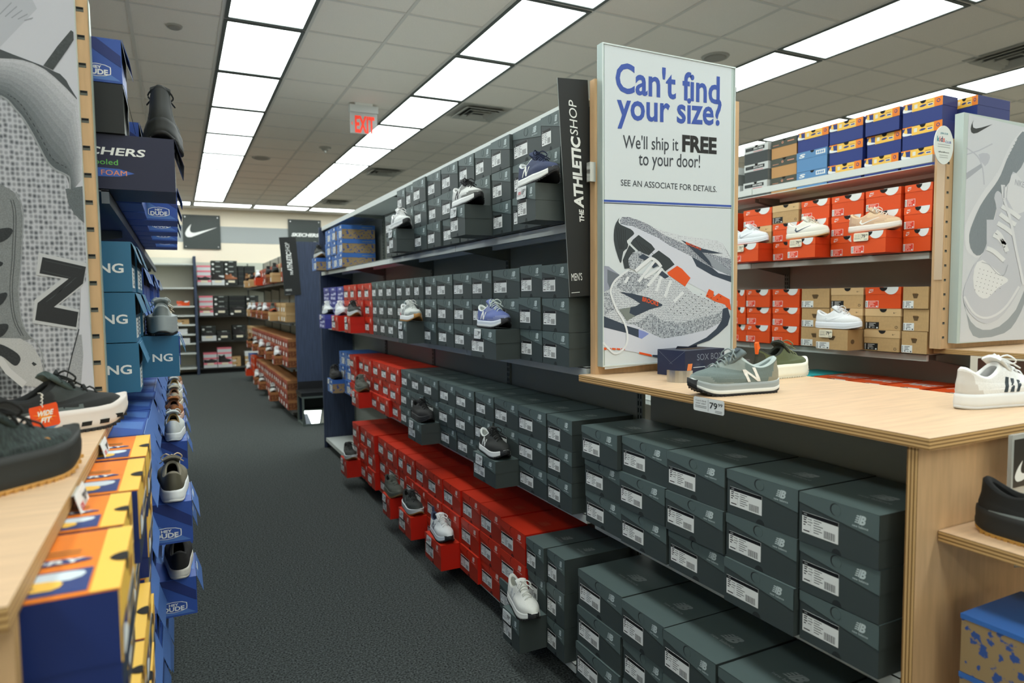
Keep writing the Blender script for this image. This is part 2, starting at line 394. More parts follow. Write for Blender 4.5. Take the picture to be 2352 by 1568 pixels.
def nb_logo(mb, org, xd, yd, s, m):                                 # slanted NB with speed bars, small words under it
    org, xd, yd = Vector(org), Vector(xd), Vector(yd)
    S = lambda x, y: (x + .32*y, y)
    for k in range(4):
        z = .03+k*.25; poly2(mb, [S(.02+.10*k*0, z), S(.40, z), S(.40, z+.14), S(.02+.07, z+.14)], org, xd, yd, m, s)
    poly2(mb, [S(.44, 0), S(.62, 0), S(.62, 1), S(.47, 1), S(.44, .9)], org, xd, yd, m, s)
    V, F, w = glyphs('B', .07)
    mb.tris([org + xd*((.66+v[0]*.72/w + .32*v[1])*s) + yd*(v[1]*s) for v in V], F, m)
def nb_box(name, side, lidm, deep, dark):
    w, d, h = .24, .31, .13; y = 0
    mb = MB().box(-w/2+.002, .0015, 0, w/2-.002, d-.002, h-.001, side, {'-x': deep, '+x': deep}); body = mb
    mb.prism([(.014*math.cos(q*PI/9), .0012, .0004+.014*math.sin(q*PI/9)) for q in range(10)], (0, .0006, 0), dark)
    lid = MB(); L, Rr = .026, .060; a, b = -w/2, w/2
    lid.face([(a, 0, h), (b, 0, h), (b, d, h), (a, d, h)], lidm)
    lid.prism([(a, 0, h), (a, 0, h-L), (b, 0, h-Rr), (b, 0, h)], (0, .0015, 0), lidm)
    lid.prism([(b, 0, h), (b, 0, h-Rr), (b, d, h-.055), (b, d, h)], (-.0015, 0, 0), deep)
    lid.prism([(a, 0, h), (a, d, h), (a, d, h-.055), (a, 0, h-L)], (.0015, 0, 0), deep)
    lid.prism([(a, d, h), (b, d, h), (b, d, h-.055), (a, d, h-.055)], (0, -.0015, 0), deep)
    # thumb hole
    lid.prism([(-.005+.0155*math.cos(q*PI/9), -.0004, h-.018+.0155*math.sin(q*PI/9)) for q in range(18)], (0, .0006, 0), dark)
    lid.prism([(-.002+.0140*math.cos(q*PI/9), -.0008, h-.0185+.0145*math.sin(q*PI/9)) for q in range(18)], (0, .0006, 0), lidm)
    LG = mat('logo_pale_'+name, (196, 210, 210) if name == 'grey' else (244, 214, 204), .5); LT = mat('logo_dim_'+name, (150, 160, 160) if name == 'grey' else (214, 92, 70), .5)
    nb_logo(lid, (w*.21, -.0006, h-.034), (1, 0, 0), (0, 0, 1), .0215, LG)
    text(lid, 'new balance', (w*.19, -.0006, h-.044), (1, 0, 0), (0, 0, 1), .0064, LG, width=.044, bold=.01)
    nb_logo(lid, (-.005, d*.40, h+.0005), (1, 0, 0), (0, 1, 0), .042, LT); text(lid, 'new balance', (-.02, d*.40-.022, h+.0005), (1, 0, 0), (0, 1, 0), .013, LT, width=.095, bold=.01)
    st = MB(); label_art(st, -w*.45, h*.20, w*.02, h*.62, .0012)
    KIND[name] = (w, d, h, [('body', body.data('body')), ('lid', lid.data('lid')), ('size_label', st.data('size_label'))])
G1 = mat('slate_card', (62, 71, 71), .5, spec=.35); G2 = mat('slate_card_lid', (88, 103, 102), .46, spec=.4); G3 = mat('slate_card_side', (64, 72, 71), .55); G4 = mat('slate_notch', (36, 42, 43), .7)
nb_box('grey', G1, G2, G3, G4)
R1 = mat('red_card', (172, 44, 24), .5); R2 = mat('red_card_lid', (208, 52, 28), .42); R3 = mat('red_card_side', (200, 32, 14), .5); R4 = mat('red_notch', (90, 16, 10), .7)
nb_box('red', R1, R2, R3, R4)
def plain(name, w, d, h, body, lid=None, lidh=.04, side=None, front=None, extra=None, lab=None, lidfront=None, lidtop=None, sidelid=None):
    """body + lid + sticker; extra(mesh, w, d, h) adds print on the lid"""
    side = side or body; parts = []
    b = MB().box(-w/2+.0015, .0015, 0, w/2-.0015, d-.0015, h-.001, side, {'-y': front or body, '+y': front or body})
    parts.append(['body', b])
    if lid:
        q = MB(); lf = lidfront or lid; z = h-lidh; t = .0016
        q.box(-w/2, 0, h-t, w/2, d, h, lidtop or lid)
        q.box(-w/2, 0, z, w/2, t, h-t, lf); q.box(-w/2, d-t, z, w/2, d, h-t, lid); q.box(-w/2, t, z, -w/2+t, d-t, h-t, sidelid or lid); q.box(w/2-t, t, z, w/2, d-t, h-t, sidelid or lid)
        parts.append(['lid', q])
    if lab:
        q = MB(); label_art(q, lab[0]*w, lab[1]*h, lab[2]*w, lab[3]*h, .0009, lab[4]); parts.append(['size_label', q])
    if extra: extra(parts, w, d, h)
    KIND[name] = (w, d, h, [(n, m.data(n)) for n, m in parts])
FX_, FZ_, UP_ = (1, 0, 0), (0, 0, 1), (0, 1, 0)
def arc(cx, cz, r, a0, a1, n=14): return [(cx+r*math.cos(a0+(a1-a0)*k/n), cz+r*math.sin(a0+(a1-a0)*k/n)) for k in range(n+1)]
# orange boxes: white half moon, black thumb hole, tick
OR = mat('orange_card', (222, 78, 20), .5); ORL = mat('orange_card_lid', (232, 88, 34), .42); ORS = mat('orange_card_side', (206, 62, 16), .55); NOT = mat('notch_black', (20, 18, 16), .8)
def ex_orange(parts, w, d, h):
    q = parts[1][1]; y = -.0006
    poly2(q, arc(w*.23, h, w*.205, PI, 2*PI), (0, y, 0), FX_, FZ_, WHITE)
    poly2(q, arc(w*.02, h, .024, PI*1.02, PI*1.98), (0, y*1.8, 0), FX_, FZ_, NOT)
    poly2(q, SWOOSH, (-w*.40, y, h-.034), FX_, FZ_, WHITE, .034, .034); text(q, 'NIKE', (-w*.385, y, h-.020), FX_, FZ_, .009, WHITE, width=.024, bold=.03, shear=.3)
    poly2(q, [(-.42*w, .25*d), (.42*w, .25*d), (.42*w, .7*d), (-.42*w, .7*d)], (0, 0, h+.0004), FX_, UP_, ORL)
    text(q, 'NIKE', (-w*.40, d*.30, h+.0007), FX_, UP_, .085, WHITE, width=w*.78, bold=.03, shear=.25)
plain('orange', .215, .32, .128, OR, ORL, .042, ORS, None, ex_orange, (-.49, .04, -.12, .36, 'red'), sidelid=ORS)
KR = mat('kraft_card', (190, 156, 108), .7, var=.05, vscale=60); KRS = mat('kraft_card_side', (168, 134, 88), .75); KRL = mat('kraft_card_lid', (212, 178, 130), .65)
def ex_kswoosh(parts, w, d, h):
    q = parts[1][1]
    poly2(q, arc(w*.02, h, .022, PI*1.02, PI*1.98), (0, -.0008, 0), FX_, FZ_, NOT); poly2(q, SWOOSH, (w*.30, -.0006, h-.028), FX_, FZ_, BLACK, .022, .022)
    for k in range(8): a = k*PI/4; parts[0][1].cyl((w*.38+.007*math.cos(a), .0012, h*.14+.007*math.sin(a)), .0022, .0022, .0004, BLACK, 6, 1)
plain('kraft_tick', .215, .32, .128, KR, KRL, .045, KRS, None, ex_kswoosh, (-.49, .04, -.10, .36, 'blk'))
def ex_kcut(parts, w, d, h):
    q = parts[0][1]; z = h*.66; y = .0008
    poly2(q, [(-.026, z), (.026, z), (.014, z-.024), (-.014, z-.024)], (0, y, 0), FX_, FZ_, mat('kraft_cut', (96, 74, 46), .8)); q.prism([(-.024, .0005, z), (.024, .0005, z), (.02, -.004, z+.006), (-.02, -.004, z+.006)], (0, 0, .001), KRL)
    for s in (-1, 1): q.cyl((s*w*.498, d*.12, h*.42), .014, .014, s*.0012, mat('kraft_cut', (96, 74, 46)), 14, 0)
plain('kraft_cut', .215, .32, .128, KR, None, 0, KRS, None, ex_kcut, (-.49, .02, -.07, .36, 'wht'))
# blue boxes with the yellow and orange flap
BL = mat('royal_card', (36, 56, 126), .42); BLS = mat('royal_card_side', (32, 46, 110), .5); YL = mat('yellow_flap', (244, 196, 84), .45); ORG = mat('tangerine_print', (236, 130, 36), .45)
def ex_yel(parts, w, d, h):
    q = parts[1][1]; y = -.0006; z0 = h-.050
    F = lambda a, b, c, e, m, k=1: q.face([(a*w, y*k, z0+b*.05), (c*w, y*k, z0+b*.05), (c*w, y*k, z0+e*.05), (a*w, y*k, z0+e*.05)], m)
    F(.30, 0, .5, 1, ORG); F(-.5, 0, -.26, 1, BL); q.face([(-.5*w, y*1.5, z0+.043), (-.27*w, y*1.5, z0+.043), (-.25*w, y*1.5, z0+.05), (-.5*w, y*1.5, z0+.05)], ORG)
    poly2(q, smooth2([(-.48, .10), (-.48, .5), (-.42, .42), (-.36, .3), (-.27, .22), (-.26, .08)], 3), (0, y*2, z0), FX_, FZ_, WHITE, w, .05)
    poly2(q, smooth2([(-.46, .5), (-.42, .9), (-.39, .9), (-.37, .4), (-.41, .35)], 3), (0, y*2.4, z0), FX_, FZ_, YL, w, .05)
    F(-.20, .30, -.12, .72, mat('pale_print2', (226, 224, 210), .5)); 
    poly2(q, smooth2([(-.07, .36), (.02, .30), (.10, .42), (.06, .52), (-.02, .50)], 3), (0, y, z0), FX_, FZ_, BL, w, .05)
    F(.14, .25, .27, .48, WHITE); F(.15, .30, .26, .43, BL, 2); F(.12, .58, .26, .64, mat('brown_ink', (170, 120, 60), .5)); 
    poly2(q, arc(.40*w, z0+.028, .010, 0, 2*PI), (0, y*2, 0), FX_, FZ_, BL); poly2(q, arc(.40*w, z0+.028, .006, 0, 2*PI), (0, y*3, 0), FX_, FZ_, ORG)
    poly2(q, arc(w*.02, h, .017, PI*1.02, PI*1.98), (0, y*2, 0), FX_, FZ_, NOT)
plain('yellowflap', .225, .32, .125, BL, YL, .050, BLS, None, ex_yel, sidelid=BLS, lidtop=BL)
SB = mat('sky_card', (92, 140, 186), .5); SBS = mat('sky_card_side', (62, 92, 126), .55)
def ex_sky(parts, w, d, h):
    q = parts[1][1]; y = -.0006; text(q, 'S', (-w*.42, y, h-.036), FX_, FZ_, .024, WHITE, width=.040, bold=.05, shear=.35)
    q.face([(w*.14, y, h-.034), (w*.44, y, h-.034), (w*.44, y, h-.008), (w*.14, y, h-.008)], WHITE); [q.face([(w*(.17+.06*k), y*2, h-.028), (w*(.21+.06*k), y*2, h-.028), (w*(.22+.06*k), y*2, h-.014), (w*(.18+.06*k), y*2, h-.014)], SB) for k in range(4)]; poly2(q, arc(w*.02, h, .014, PI*1.02, PI*1.98), (0, y*2, 0), FX_, FZ_, NOT)
plain('sky', .215, .32, .125, SB, SB, .045, SBS, None, ex_sky)
DK = mat('charcoal_card', (58, 64, 64), .5); PLID = mat('pale_lid_card', (206, 210, 208), .5)
def ex_dkw(parts, w, d, h):
    q = parts[1][1]; y = -.0006; q.face([(-w*.44, y, h-.034), (w*.36, y, h-.034), (w*.36, y, h-.012), (-w*.44, y, h-.012)], BLACK); text(q, 'SKECHERS', (-w*.10, y*2, h-.028), FX_, FZ_, .011, WHITE, width=w*.40, bold=.03); q.face([(-w*.40, y*2, h-.030), (-w*.16, y*2, h-.030), (-w*.16, y*2, h-.016), (-w*.40, y*2, h-.016)], DK); q.face([(-w*.1, y, h-.044), (w*.3, y, h-.044), (w*.3, y, h-.041), (-w*.1, y, h-.041)], REDINK)
    poly2(q, arc(w*.02, h, .014, PI*1.02, PI*1.98), (0, y*2, 0), FX_, FZ_, NOT)
plain('whitelid', .2, .3, .12, DK, PLID, .048, mat('grey_card_side', (120, 124, 122), .6), None, ex_dkw)
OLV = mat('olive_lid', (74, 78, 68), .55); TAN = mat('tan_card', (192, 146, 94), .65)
def ex_olv(parts, w, d, h):
    q = parts[1][1]; y = -.0006; PK = mat('salmon_ink', (222, 150, 120), .5); poly2(q, arc(-w*.05, h-.026, .008, 0, 2*PI), (0, y, 0), FX_, FZ_, PK); poly2(q, arc(-w*.05, h-.026, .004, 0, 2*PI), (0, y*2, 0), FX_, FZ_, OLV)
    q.face([(w*.14, y, h-.028), (w*.40, y, h-.028), (w*.40, y, h-.022), (w*.14, y, h-.022)], PK); q.face([(-w*.44, y, h-.038), (-w*.2, y, h-.038), (-w*.2, y, h-.035), (-w*.44, y, h-.035)], PK); poly2(q, arc(w*.02, h, .014, PI*1.02, PI*1.98), (0, y*2, 0), FX_, FZ_, NOT)
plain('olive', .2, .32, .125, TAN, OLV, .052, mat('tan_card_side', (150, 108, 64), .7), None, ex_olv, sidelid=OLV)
# blue lidded kraft boxes printed with blotches, and violet ones
AK = blotch_mat('blotched_kraft', (158, 134, 96), (52, 84, 150), 48, .585); AL = mat('azure_lid', (62, 112, 186), .45); AF = blotch_mat('blotched_azure', (76, 118, 184), (190, 205, 226), 60, .60)
def ex_adi(parts, w, d, h):
    q = parts[1][1]; C = mat('azure_notch', (24, 40, 80), .8); poly2(q, arc(w*.02, h-.012, .012, 0, 2*PI), (0, -.0006, 0), FX_, FZ_, C); q.face([(w*.2, -.0006, h-.03), (w*.4, -.0006, h-.03), (w*.4, -.0006, h-.012), (w*.2, -.0006, h-.012)], WHITE)
    T = mat('lid_gold_print', (150, 150, 132), .5); q.face([(-w/2-.0006, d*.60, h-.024), (-w/2-.0006, d*.92, h-.024), (-w/2-.0006, d*.92, h-.019), (-w/2-.0006, d*.60, h-.019)][::-1], T); q.face([(w/2+.0006, d*.60, h-.024), (w/2+.0006, d*.92, h-.024), (w/2+.0006, d*.92, h-.019), (w/2+.0006, d*.60, h-.019)], T)
plain('blotch', .22, .31, .128, AK, AL, .04, AK, AF, ex_adi, (-.05, .12, .42, .58, 'wht'))
plain('blotchwide', .22, .31, .120, AK, AL, .010, AK, AK, None)
VI = mat('violet_card', (66, 70, 150), .5); VIL = mat('violet_lid', (78, 84, 168), .45)
def ex_vio(parts, w, d, h):
    q = parts[0][1]; C = mat('lilac_print', (196, 200, 232), .5)
    for a, b, c, e in ((-.4, .1, -.1, .3), (-.05, .08, .3, .25), (-.35, .38, .1, .5), (.1, .42, .4, .58)): q.face([(a*w, .0008, b*h), (c*w, .0008, b*h), (c*w, .0008, e*h), (a*w, .0008, e*h)], C)
    parts[1][1].face([(-.2*w, -.0006, h-.03), (.2*w, -.0006, h-.03), (.2*w, -.0006, h-.012), (-.2*w, -.0006, h-.012)], C)
    poly2(parts[0][1], SWOOSH, (w/2-.0008, d*.3, h*.2), (0, 1, 0), (0, 0, 1), mat('gold_print', (176, 150, 90), .5), .12, .06)
plain('violet', .21, .3, .128, VI, VIL, .04, VI, None, ex_vio)
# left rack kinds
TE = mat('teal_card', (46, 106, 140), .45); TEF = mat('teal_card_front', (54, 112, 146), .5); CARDIN = mat('card_inside_black', (14, 14, 15), .9)
def ex_teal(parts, w, d, h):
    b = parts[0][1]; text(b, 'NG', (-w/2+.0008, .020, h*.38), (0, -1, 0), FZ_, .026, WHITE, width=.056, bold=.03, align='r')
    q = MB(); q.prism([(-w/2, -.001, h*.98), (w/2, -.001, h*.98), (w/2, -.018, h*.58), (-w/2, -.018, h*.58)], (0, .0012, .0006), TEF); q.face([(-w/2+.004, .0006, h*.55), (w/2-.004, .0006, h*.55), (w/2-.004, .0006, h*.97), (-w/2+.004, .0006, h*.97)], CARDIN)
    parts.append(['front_flap', q]); s = MB(); label_art(s, -w*.4, h*.08, w*.1, h*.48, .0009, 'wht'); parts.append(['size_label', s])
plain('teal', .21, .30, .141, TE, None, 0, TE, TEF, ex_teal)
HB = mat('cobalt_card', (54, 86, 162), .45); HB2 = mat('cobalt_stripe', (84, 122, 188), .45); HB3 = mat('cobalt_dark', (38, 54, 112), .5)
def badge(mb, o, xd, yd, s, blue, lines=2):                         # eight sided badge with two words
    pts = [(-1, -.30), (-.62, -.46), (0, -.54), (.62, -.46), (1, -.30), (1.02, 0), (1, .30), (.62, .46), (0, .54), (-.62, .46), (-1, .30), (-1.02, 0)]
    poly2(mb, pts, o, xd, yd, WHITE, s); n = Vector(xd).cross(Vector(yd))*.0003; poly2(mb, [(a*.93, b*.90) for a, b in pts], Vector(o)+n, xd, yd, blue, s)
    n *= 2; text(mb, 'HEY', Vector(o)+n+Vector(yd)*s*.12, xd, yd, s*.24, WHITE, width=s*.72, align='c', bold=.05); text(mb, 'DUDE', Vector(o)+n-Vector(yd)*s*.36, xd, yd, s*.42, WHITE, width=s*1.6, align='c', bold=.05)
def ex_hey(parts, w, d, h):
    b = parts[0][1]; x = -w/2+.0008
    poly2(b, [(.02*d, .98*h), (.42*d, .98*h), (.98*d, .05*h), (.62*d, .05*h)], (x, d, 0), (0, -1, 0), FZ_, HB2)
    poly2(b, [(.62*d, .98*h), (.80*d, .98*h), (.99*d, .62*h), (.99*d, .36*h)], (x, d, 0), (0, -1, 0), FZ_, HB3)
    badge(b, (x-.0004, .062, h*.26), (0, -1, 0), FZ_, .034, HB)
    poly2(b, [(-.2*w, 0.02*d), (.3*w, .02*d), (.5*w, .3*d), (.5*w, .45*d), (.2*w, .3*d)], (0, 0, h-.0008), FX_, UP_, HB2)
    for k in (.42, .60): b.face([(-.3*w, k*d, h-.0006), (.2*w, k*d, h-.0006), (.25*w, (k+.10)*d, h-.0006), (-.25*w, (k+.10)*d, h-.0006)], mat('cobalt_pale', (150, 172, 206), .5))
    q = MB(); q.prism([(-w/2, -.001, h), (w/2, -.001, h), (w/2*.92, -.017, h*.55), (-w/2*.92, -.017, h*.55)], (0, .0012, .0006), HB2); q.face([(-w/2+.004, .0006, h*.5), (w/2-.004, .0006, h*.5), (w/2-.004, .0006, h*.97), (-w/2+.004, .0006, h*.97)], CARDIN); parts.append(['front_flap', q])
plain('cobalt', .20, .30, .125, HB, None, 0, HB, HB, ex_hey)
def ex_tang(parts, w, d, h):                                        # orange lid: yellow band, thumb hole, picture flap
    q = parts[1][1]; z = h+.0005
    q.face([(-w/2, 0, z), (w/2, 0, z), (w/2, .028, z), (-w/2, .028, z)], YL)
    F = lambda a, b, c, e, m, k=1: q.face([(a*w, b, z+.0003*k), (c*w, b, z+.0003*k), (c*w, e, z+.0003*k), (a*w, e, z+.0003*k)], m)
    F(-.46, .031, -.14, .22, mat('royal_print', (44, 62, 120), .5))
    poly2(q, smooth2([(-.18, .04), (-.16, .09), (-.17, .21), (-.28, .21), (-.27, .12), (-.29, .05)], 3), (0, 0, z+.0006), FX_, UP_, mat('pale_blue_print', (206, 218, 226), .5), w, 1)
    poly2(q, smooth2([(-.29, .06), (-.27, .11), (-.30, .21), (-.46, .21), (-.44, .14), (-.38, .12), (-.40, .065)], 3), (0, 0, z+.0009), FX_, UP_, YL, w, 1)
    poly2(q, smooth2([(-.35, .08), (-.33, .1), (-.36, .14), (-.37, .1)], 3), (0, 0, z+.0012), FX_, UP_, mat('royal_print', (44, 62, 120)), w, 1)
    poly2(q, smooth2([(-.02, .037), (.04, .06), (.04, .17), (-.02, .18), (-.05, .1)], 3), (0, 0, z+.0005), FX_, UP_, mat('royal_print', (44, 62, 120)), w, 1)
    text(q, 'MEMORY', (-.03*w, .165, z+.001), (0, -1, 0), FX_, .014, WHITE, width=.12, bold=.04, shear=.2)
    BI = mat('brown_ink', (170, 120, 60), .5)
    for k in range(2): F(.11+.05*k, .05, .13+.05*k, .17, BI)
    poly2(q, arc(.31*w, .11, .018, 0, 2*PI), (0, 0, z+.0005), FX_, UP_, mat('royal_print', (44, 62, 120))); poly2(q, arc(.31*w, .11, .011, 0, 2*PI), (0, 0, z+.0008), FX_, UP_, ORG)
    poly2(q, smooth2([(-.028, -.001), (-.026, .010), (-.012, .017), (.002, .010), (.004, -.001)], 3), (0, 0, z+.0008), FX_, UP_, NOT); poly2(q, arc(-.011, h, .017, PI, 2*PI), (0, -.0012, 0), FX_, FZ_, NOT)
    y = -.0006; z0 = h-.085
    G = lambda a, b, c, e, m, k=1: q.face([(a*w, y*k, z0+b*.085), (c*w, y*k, z0+b*.085), (c*w, y*k, z0+e*.085), (a*w, y*k, z0+e*.085)], m)
    G(-.5, 0, -.18, .45, mat('royal_print', (44, 62, 120))); poly2(q, smooth2([(-.48, .05), (-.46, .4), (-.36, .36), (-.24, .2), (-.2, .05)], 3), (0, y*2, z0), FX_, FZ_, WHITE, w, .085)
    G(-.10, .08, .40, .42, WHITE); G(-.07, .14, .37, .36, INK, 2); poly2(q, smooth2([(.1, .55), (.28, .5), (.34, .68), (.16, .75)], 3), (0, y, z0), FX_, FZ_, BI, w, .085)
DB = mat('deep_blue_card', (30, 50, 112), .5)
plain('tangerine', .25, .33, .128, mat('dark_slate_front', (44, 56, 72), .5), ORG, .085, DB, None, ex_tang, lidfront=YL, sidelid=DB)
NV = mat('navy_card', (34, 38, 62), .5)
def ex_navy(parts, w, d, h):
    b = parts[0][1]; x = -w/2+.0008; n = (0, -1, 0)
    text(b, 'SKECHERS', (x, .075, h*.62), n, FZ_, .020, WHITE, width=.21, align='r', bold=.03, shear=.25); text(b, 'air-cooled', (x, .138, h*.44), n, FZ_, .015, mat('leaf_ink', (108, 190, 92), .5), width=.10, align='r')
    pts = [(-.20, -.5), (.0, -.5), (.06, -.42), (.095, 0), (.06, .42), (0, .5), (-.20, .5)]; poly2(b, [(a, c*.024) for a, c in pts], (x, .195, h*.30), n, FZ_, mat('pill_blue', (60, 96, 176), .5))
    text(b, 'MEMORY FOAM', (x-.0004, .118, h*.25), n, FZ_, .014, mat('coral_ink', (232, 146, 96), .5), width=.16, align='r')
    q = MB(); q.prism([(-w/2, -.001, h*.98), (w/2, -.001, h*.98), (w/2, -.022, h*.5), (-w/2, -.022, h*.5)], (0, .0012, .0006), NV); parts.append(['front_flap', q]); s = MB(); label_art(s, -w*.4, h*.05, w*.4, h*.5, .0009, 'wht'); parts.append(['size_label', s])
plain('navy', .25, .33, .145, NV, None, 0, NV, NV, ex_navy)
BK = mat('black_card', (30, 34, 35), .55)
def ex_black(parts, w, d, h):
    q = MB(); q.prism([(-w/2, -.001, h*.98), (w/2, -.001, h*.98), (w/2, -.016, h*.4), (-w/2, -.016, h*.4)], (0, .0012, .0006), BK); parts.append(['front_flap', q])
plain('black', .25, .31, .134, BK, None, 0, BK, PLID, ex_black)
# far rack and back wall kinds
CV = mat('maroon_print', (150, 60, 46), .6); CVB = blotch_mat('brown_print', (150, 96, 58), (116, 66, 38), 50, .5)
def ex_conv(parts, w, d, h):
    q = parts[0][1]; q.face([(-.42*w, .0008, .08*h), (.0*w, .0008, .08*h), (0, .0008, .5*h), (-.42*w, .0008, .5*h)], WHITE)
plain('maroon', .2, .31, .125, CV, mat('maroon_lid', (176, 88, 66), .6), .035, CVB, None, ex_conv, sidelid=mat('tan_lid_side', (176, 122, 76), .6), lidtop=mat('tan_lid_side', (176, 122, 76)))
plain('tanbox', .2, .31, .125, mat('pale_tan_card', (196, 160, 110), .6), mat('pale_tan_lid', (212, 178, 128), .6), .035, None, None, ex_conv)
def ex_pink(parts, w, d, h): pass
plain('pinklid', .30, .2, .11, mat('white_card', (214, 218, 220), .6), mat('pink_lid', (238, 130, 146), .55), .038)
def ex_bsh(parts, w, d, h):
    q = parts[0][1]; poly2(q, [(a*1.3, b) for a, b in arc(0, 0, .022, 0, 2*PI)], (-.36*w, .0008, h*.28), FX_, FZ_, WHITE); parts[1][1].face([(-.15*w, -.0006, h-.03), (.2*w, -.0006, h-.03), (.2*w, -.0006, h-.012), (-.15*w, -.0006, h-.012)], mat('pale_print3', (170, 178, 174), .5)); parts[0][1].cyl((.36*w, .0012, h*.3), .012, .012, .0004, INK, 10, 1)
plain('blacksticker', .30, .2, .11, mat('black_green_card', (36, 40, 38), .55), mat('black_green_lid', (44, 50, 46), .5), .036, None, None, ex_bsh)
plain('whitebox', .29, .2, .11, mat('white_card', (214, 218, 220)), mat('white_lid', (226, 230, 230), .55), .036)
plain('tealbox', .25, .33, .128, mat('aqua_card', (40, 168, 176), .5), mat('aqua_lid', (54, 186, 190), .45), .05, extra=lambda parts, w, d, h: poly2(parts[1][1], arc(w*.0, h, .022, PI*1.02, PI*1.98), (0, -.0008, 0), FX_, FZ_, NOT))
plain('wire', .30, .2, .12, mat('black_card', (30, 34, 35)), mat('black_green_lid', (44, 50, 46)), .036)

NBOX = [0]
def box(kind, front, centre, z, face, label, group, w=None, h=None, d=None, tilt=0, name='shoe_box'):
    """face: 'L' looks to -X, 'R' looks to +X, 'N' looks to -Y. front = coordinate of the front face, centre = middle along the row"""
    W, D, H, parts = KIND[kind]
    loc, rz = {'L': ((front, centre, z), -PI/2), 'R': ((front, centre, z), PI/2), 'N': ((centre, front, z), 0)}[face]
    sc = Vector(((w or W)/W, (d or D)/D, (h or H)/H)); NBOX[0] += 1
    if any(a <= NBOX[0]-1 <= b for a, b in SMALL):                  # one of the many small ones: joins the single heap object
        M = Matrix.Translation(loc) @ Matrix.Rotation(rz+tilt, 4, 'Z') @ Matrix.Diagonal(sc).to_4x4()
        for n, me in parts:
            if face == 'L' and loc[1] > 8.5 and n == 'size_label': continue
            k0 = len(HEAP.v); HEAP.v += [tuple(M @ v.co) for v in me.vertices]
            for q in me.polygons: HEAP.f.append(tuple(k0+i for i in q.vertices)); HEAP.m.append(HEAP.mi(me.materials[q.material_index])); HEAP.sm.append(False)
        return None
    t = thing(name, label, 'shoe box', loc, rz+tilt, group)
    t.scale = sc
    for n, me in parts: link(n, me, t)
    return t
SMALL = [(0, 0), (2, 3), (17, 18), (32, 37), (51, 52), (54, 55), (69, 69), (82, 85), (93, 95), (97, 100), (105, 106), (117, 117), (144, 145), (147, 148), (151, 151), (163, 163), (165, 166), (169, 169), (177, 177), (180, 180), (186, 187), (192, 192), (216, 216), (219, 220), (222, 223), (225, 228), (248, 249), (251, 252), (272, 274), (296, 297), (299, 300), (302, 303), (305, 306), (308, 313), (315, 315), (324, 324), (335, 337), (339, 341), (343, 345), (347, 347), (349, 349), (351, 405), (407, 408), (411, 413), (415, 434), (438, 439), (443, 445), (447, 454), (456, 470), (477, 477), (479, 479), (481, 481), (483, 485), (487, 489), (491, 551), (553, 557), (561, 593), (595, 605), (609, 665), (668, 705), (707, 709), (712, 774)]
HEAP = MB()
# ------------------------------------------------------------------ the boxes on the racks
LV = {1: ('only',), 2: ('bottom', 'top'), 3: ('bottom', 'middle', 'top'), 4: ('bottom', 'lower middle', 'upper middle', 'top')}
PULL = []                                                           # boxes drawn forward to carry a shoe: (name, corner data)
def stacks(rows, kind, X, z, h, face, colour, where, group, n=3, pulls={}, cnt={}, kinds={}, depth=.30, first=1, jit=.006, name=None, hs={}):
    """rows = list of (far edge, near edge); stacks counted from the far end. pulls = {stack: (level, how far)}"""
    s = -1 if face == 'L' else 1
    for i, (ya, yb) in enumerate(rows):
        k = i+first; w = abs(ya-yb)-.006; c = (ya+yb)/2; m = cnt.get(k, n); hh = hs.get(k, h)
        for lv in range(m):
            kd = kinds.get((k, lv), kinds.get(k, kind)); jx = random.uniform(-jit, jit); jy = random.uniform(-.002, .002)
            front = X + s*jx; p = pulls.get(k); col = colour if isinstance(colour, str) else colour[kd]
            lab = f'{col}, {LV[m][lv]} in {ORD[k]} stack {where}'; grp = group
            if p and p[0] == lv:
                front = X + s*p[1]; PULL.append((k, where, front, c, z+hh*(lv+1), w)); lab = f'{col} under a shoe, {ORD[k]} stack {where}'
                grp = 'boxes pulled forward under shoes'
            box(kd, front, c+jy, z+lv*hh, face, lab, grp, w, hh-.0015, depth-.012-abs(jx) if not (p and p[0] == lv) else depth-.012)
def pairs(e): return [(e[i], e[i+1]) for i in range(len(e)-1)]
GR, RD = 'dark grey shoe box', 'red shoe box'
# long rack, upper shelf
stacks([(4.54, 4.30), (4.28, 4.10), (4.09, 3.925), (3.92, 3.69), (3.68, 3.46), (3.45, 3.21), (3.205, 3.005), (3.0, 2.81), (2.80, 2.605), (2.60, 2.345), (2.34, 2.185)],
       'grey', 1.295, 1.814, .1365, 'L', GR, 'from the far end, upper shelf', 'dark grey boxes on the upper shelf', 3, {3: (0, .11), 8: (0, .13), 11: (0, .11)}, {1: 2}, depth=.33)
stacks([(6.63, 6.40), (6.39, 6.16), (6.15, 5.93)], 'blotch', 1.30, 1.814, .122, 'L', 'blue lidded kraft box', 'from the end panel, upper shelf', 'blue lidded boxes on the upper shelf', 3, {}, depth=.31)
box('blotch', 1.215, 6.78, 1.814, 'L', 'blue lidded kraft box carrying a dark sneaker beside the navy end panel', 'boxes pulled forward under shoes', .22, .12, .29)
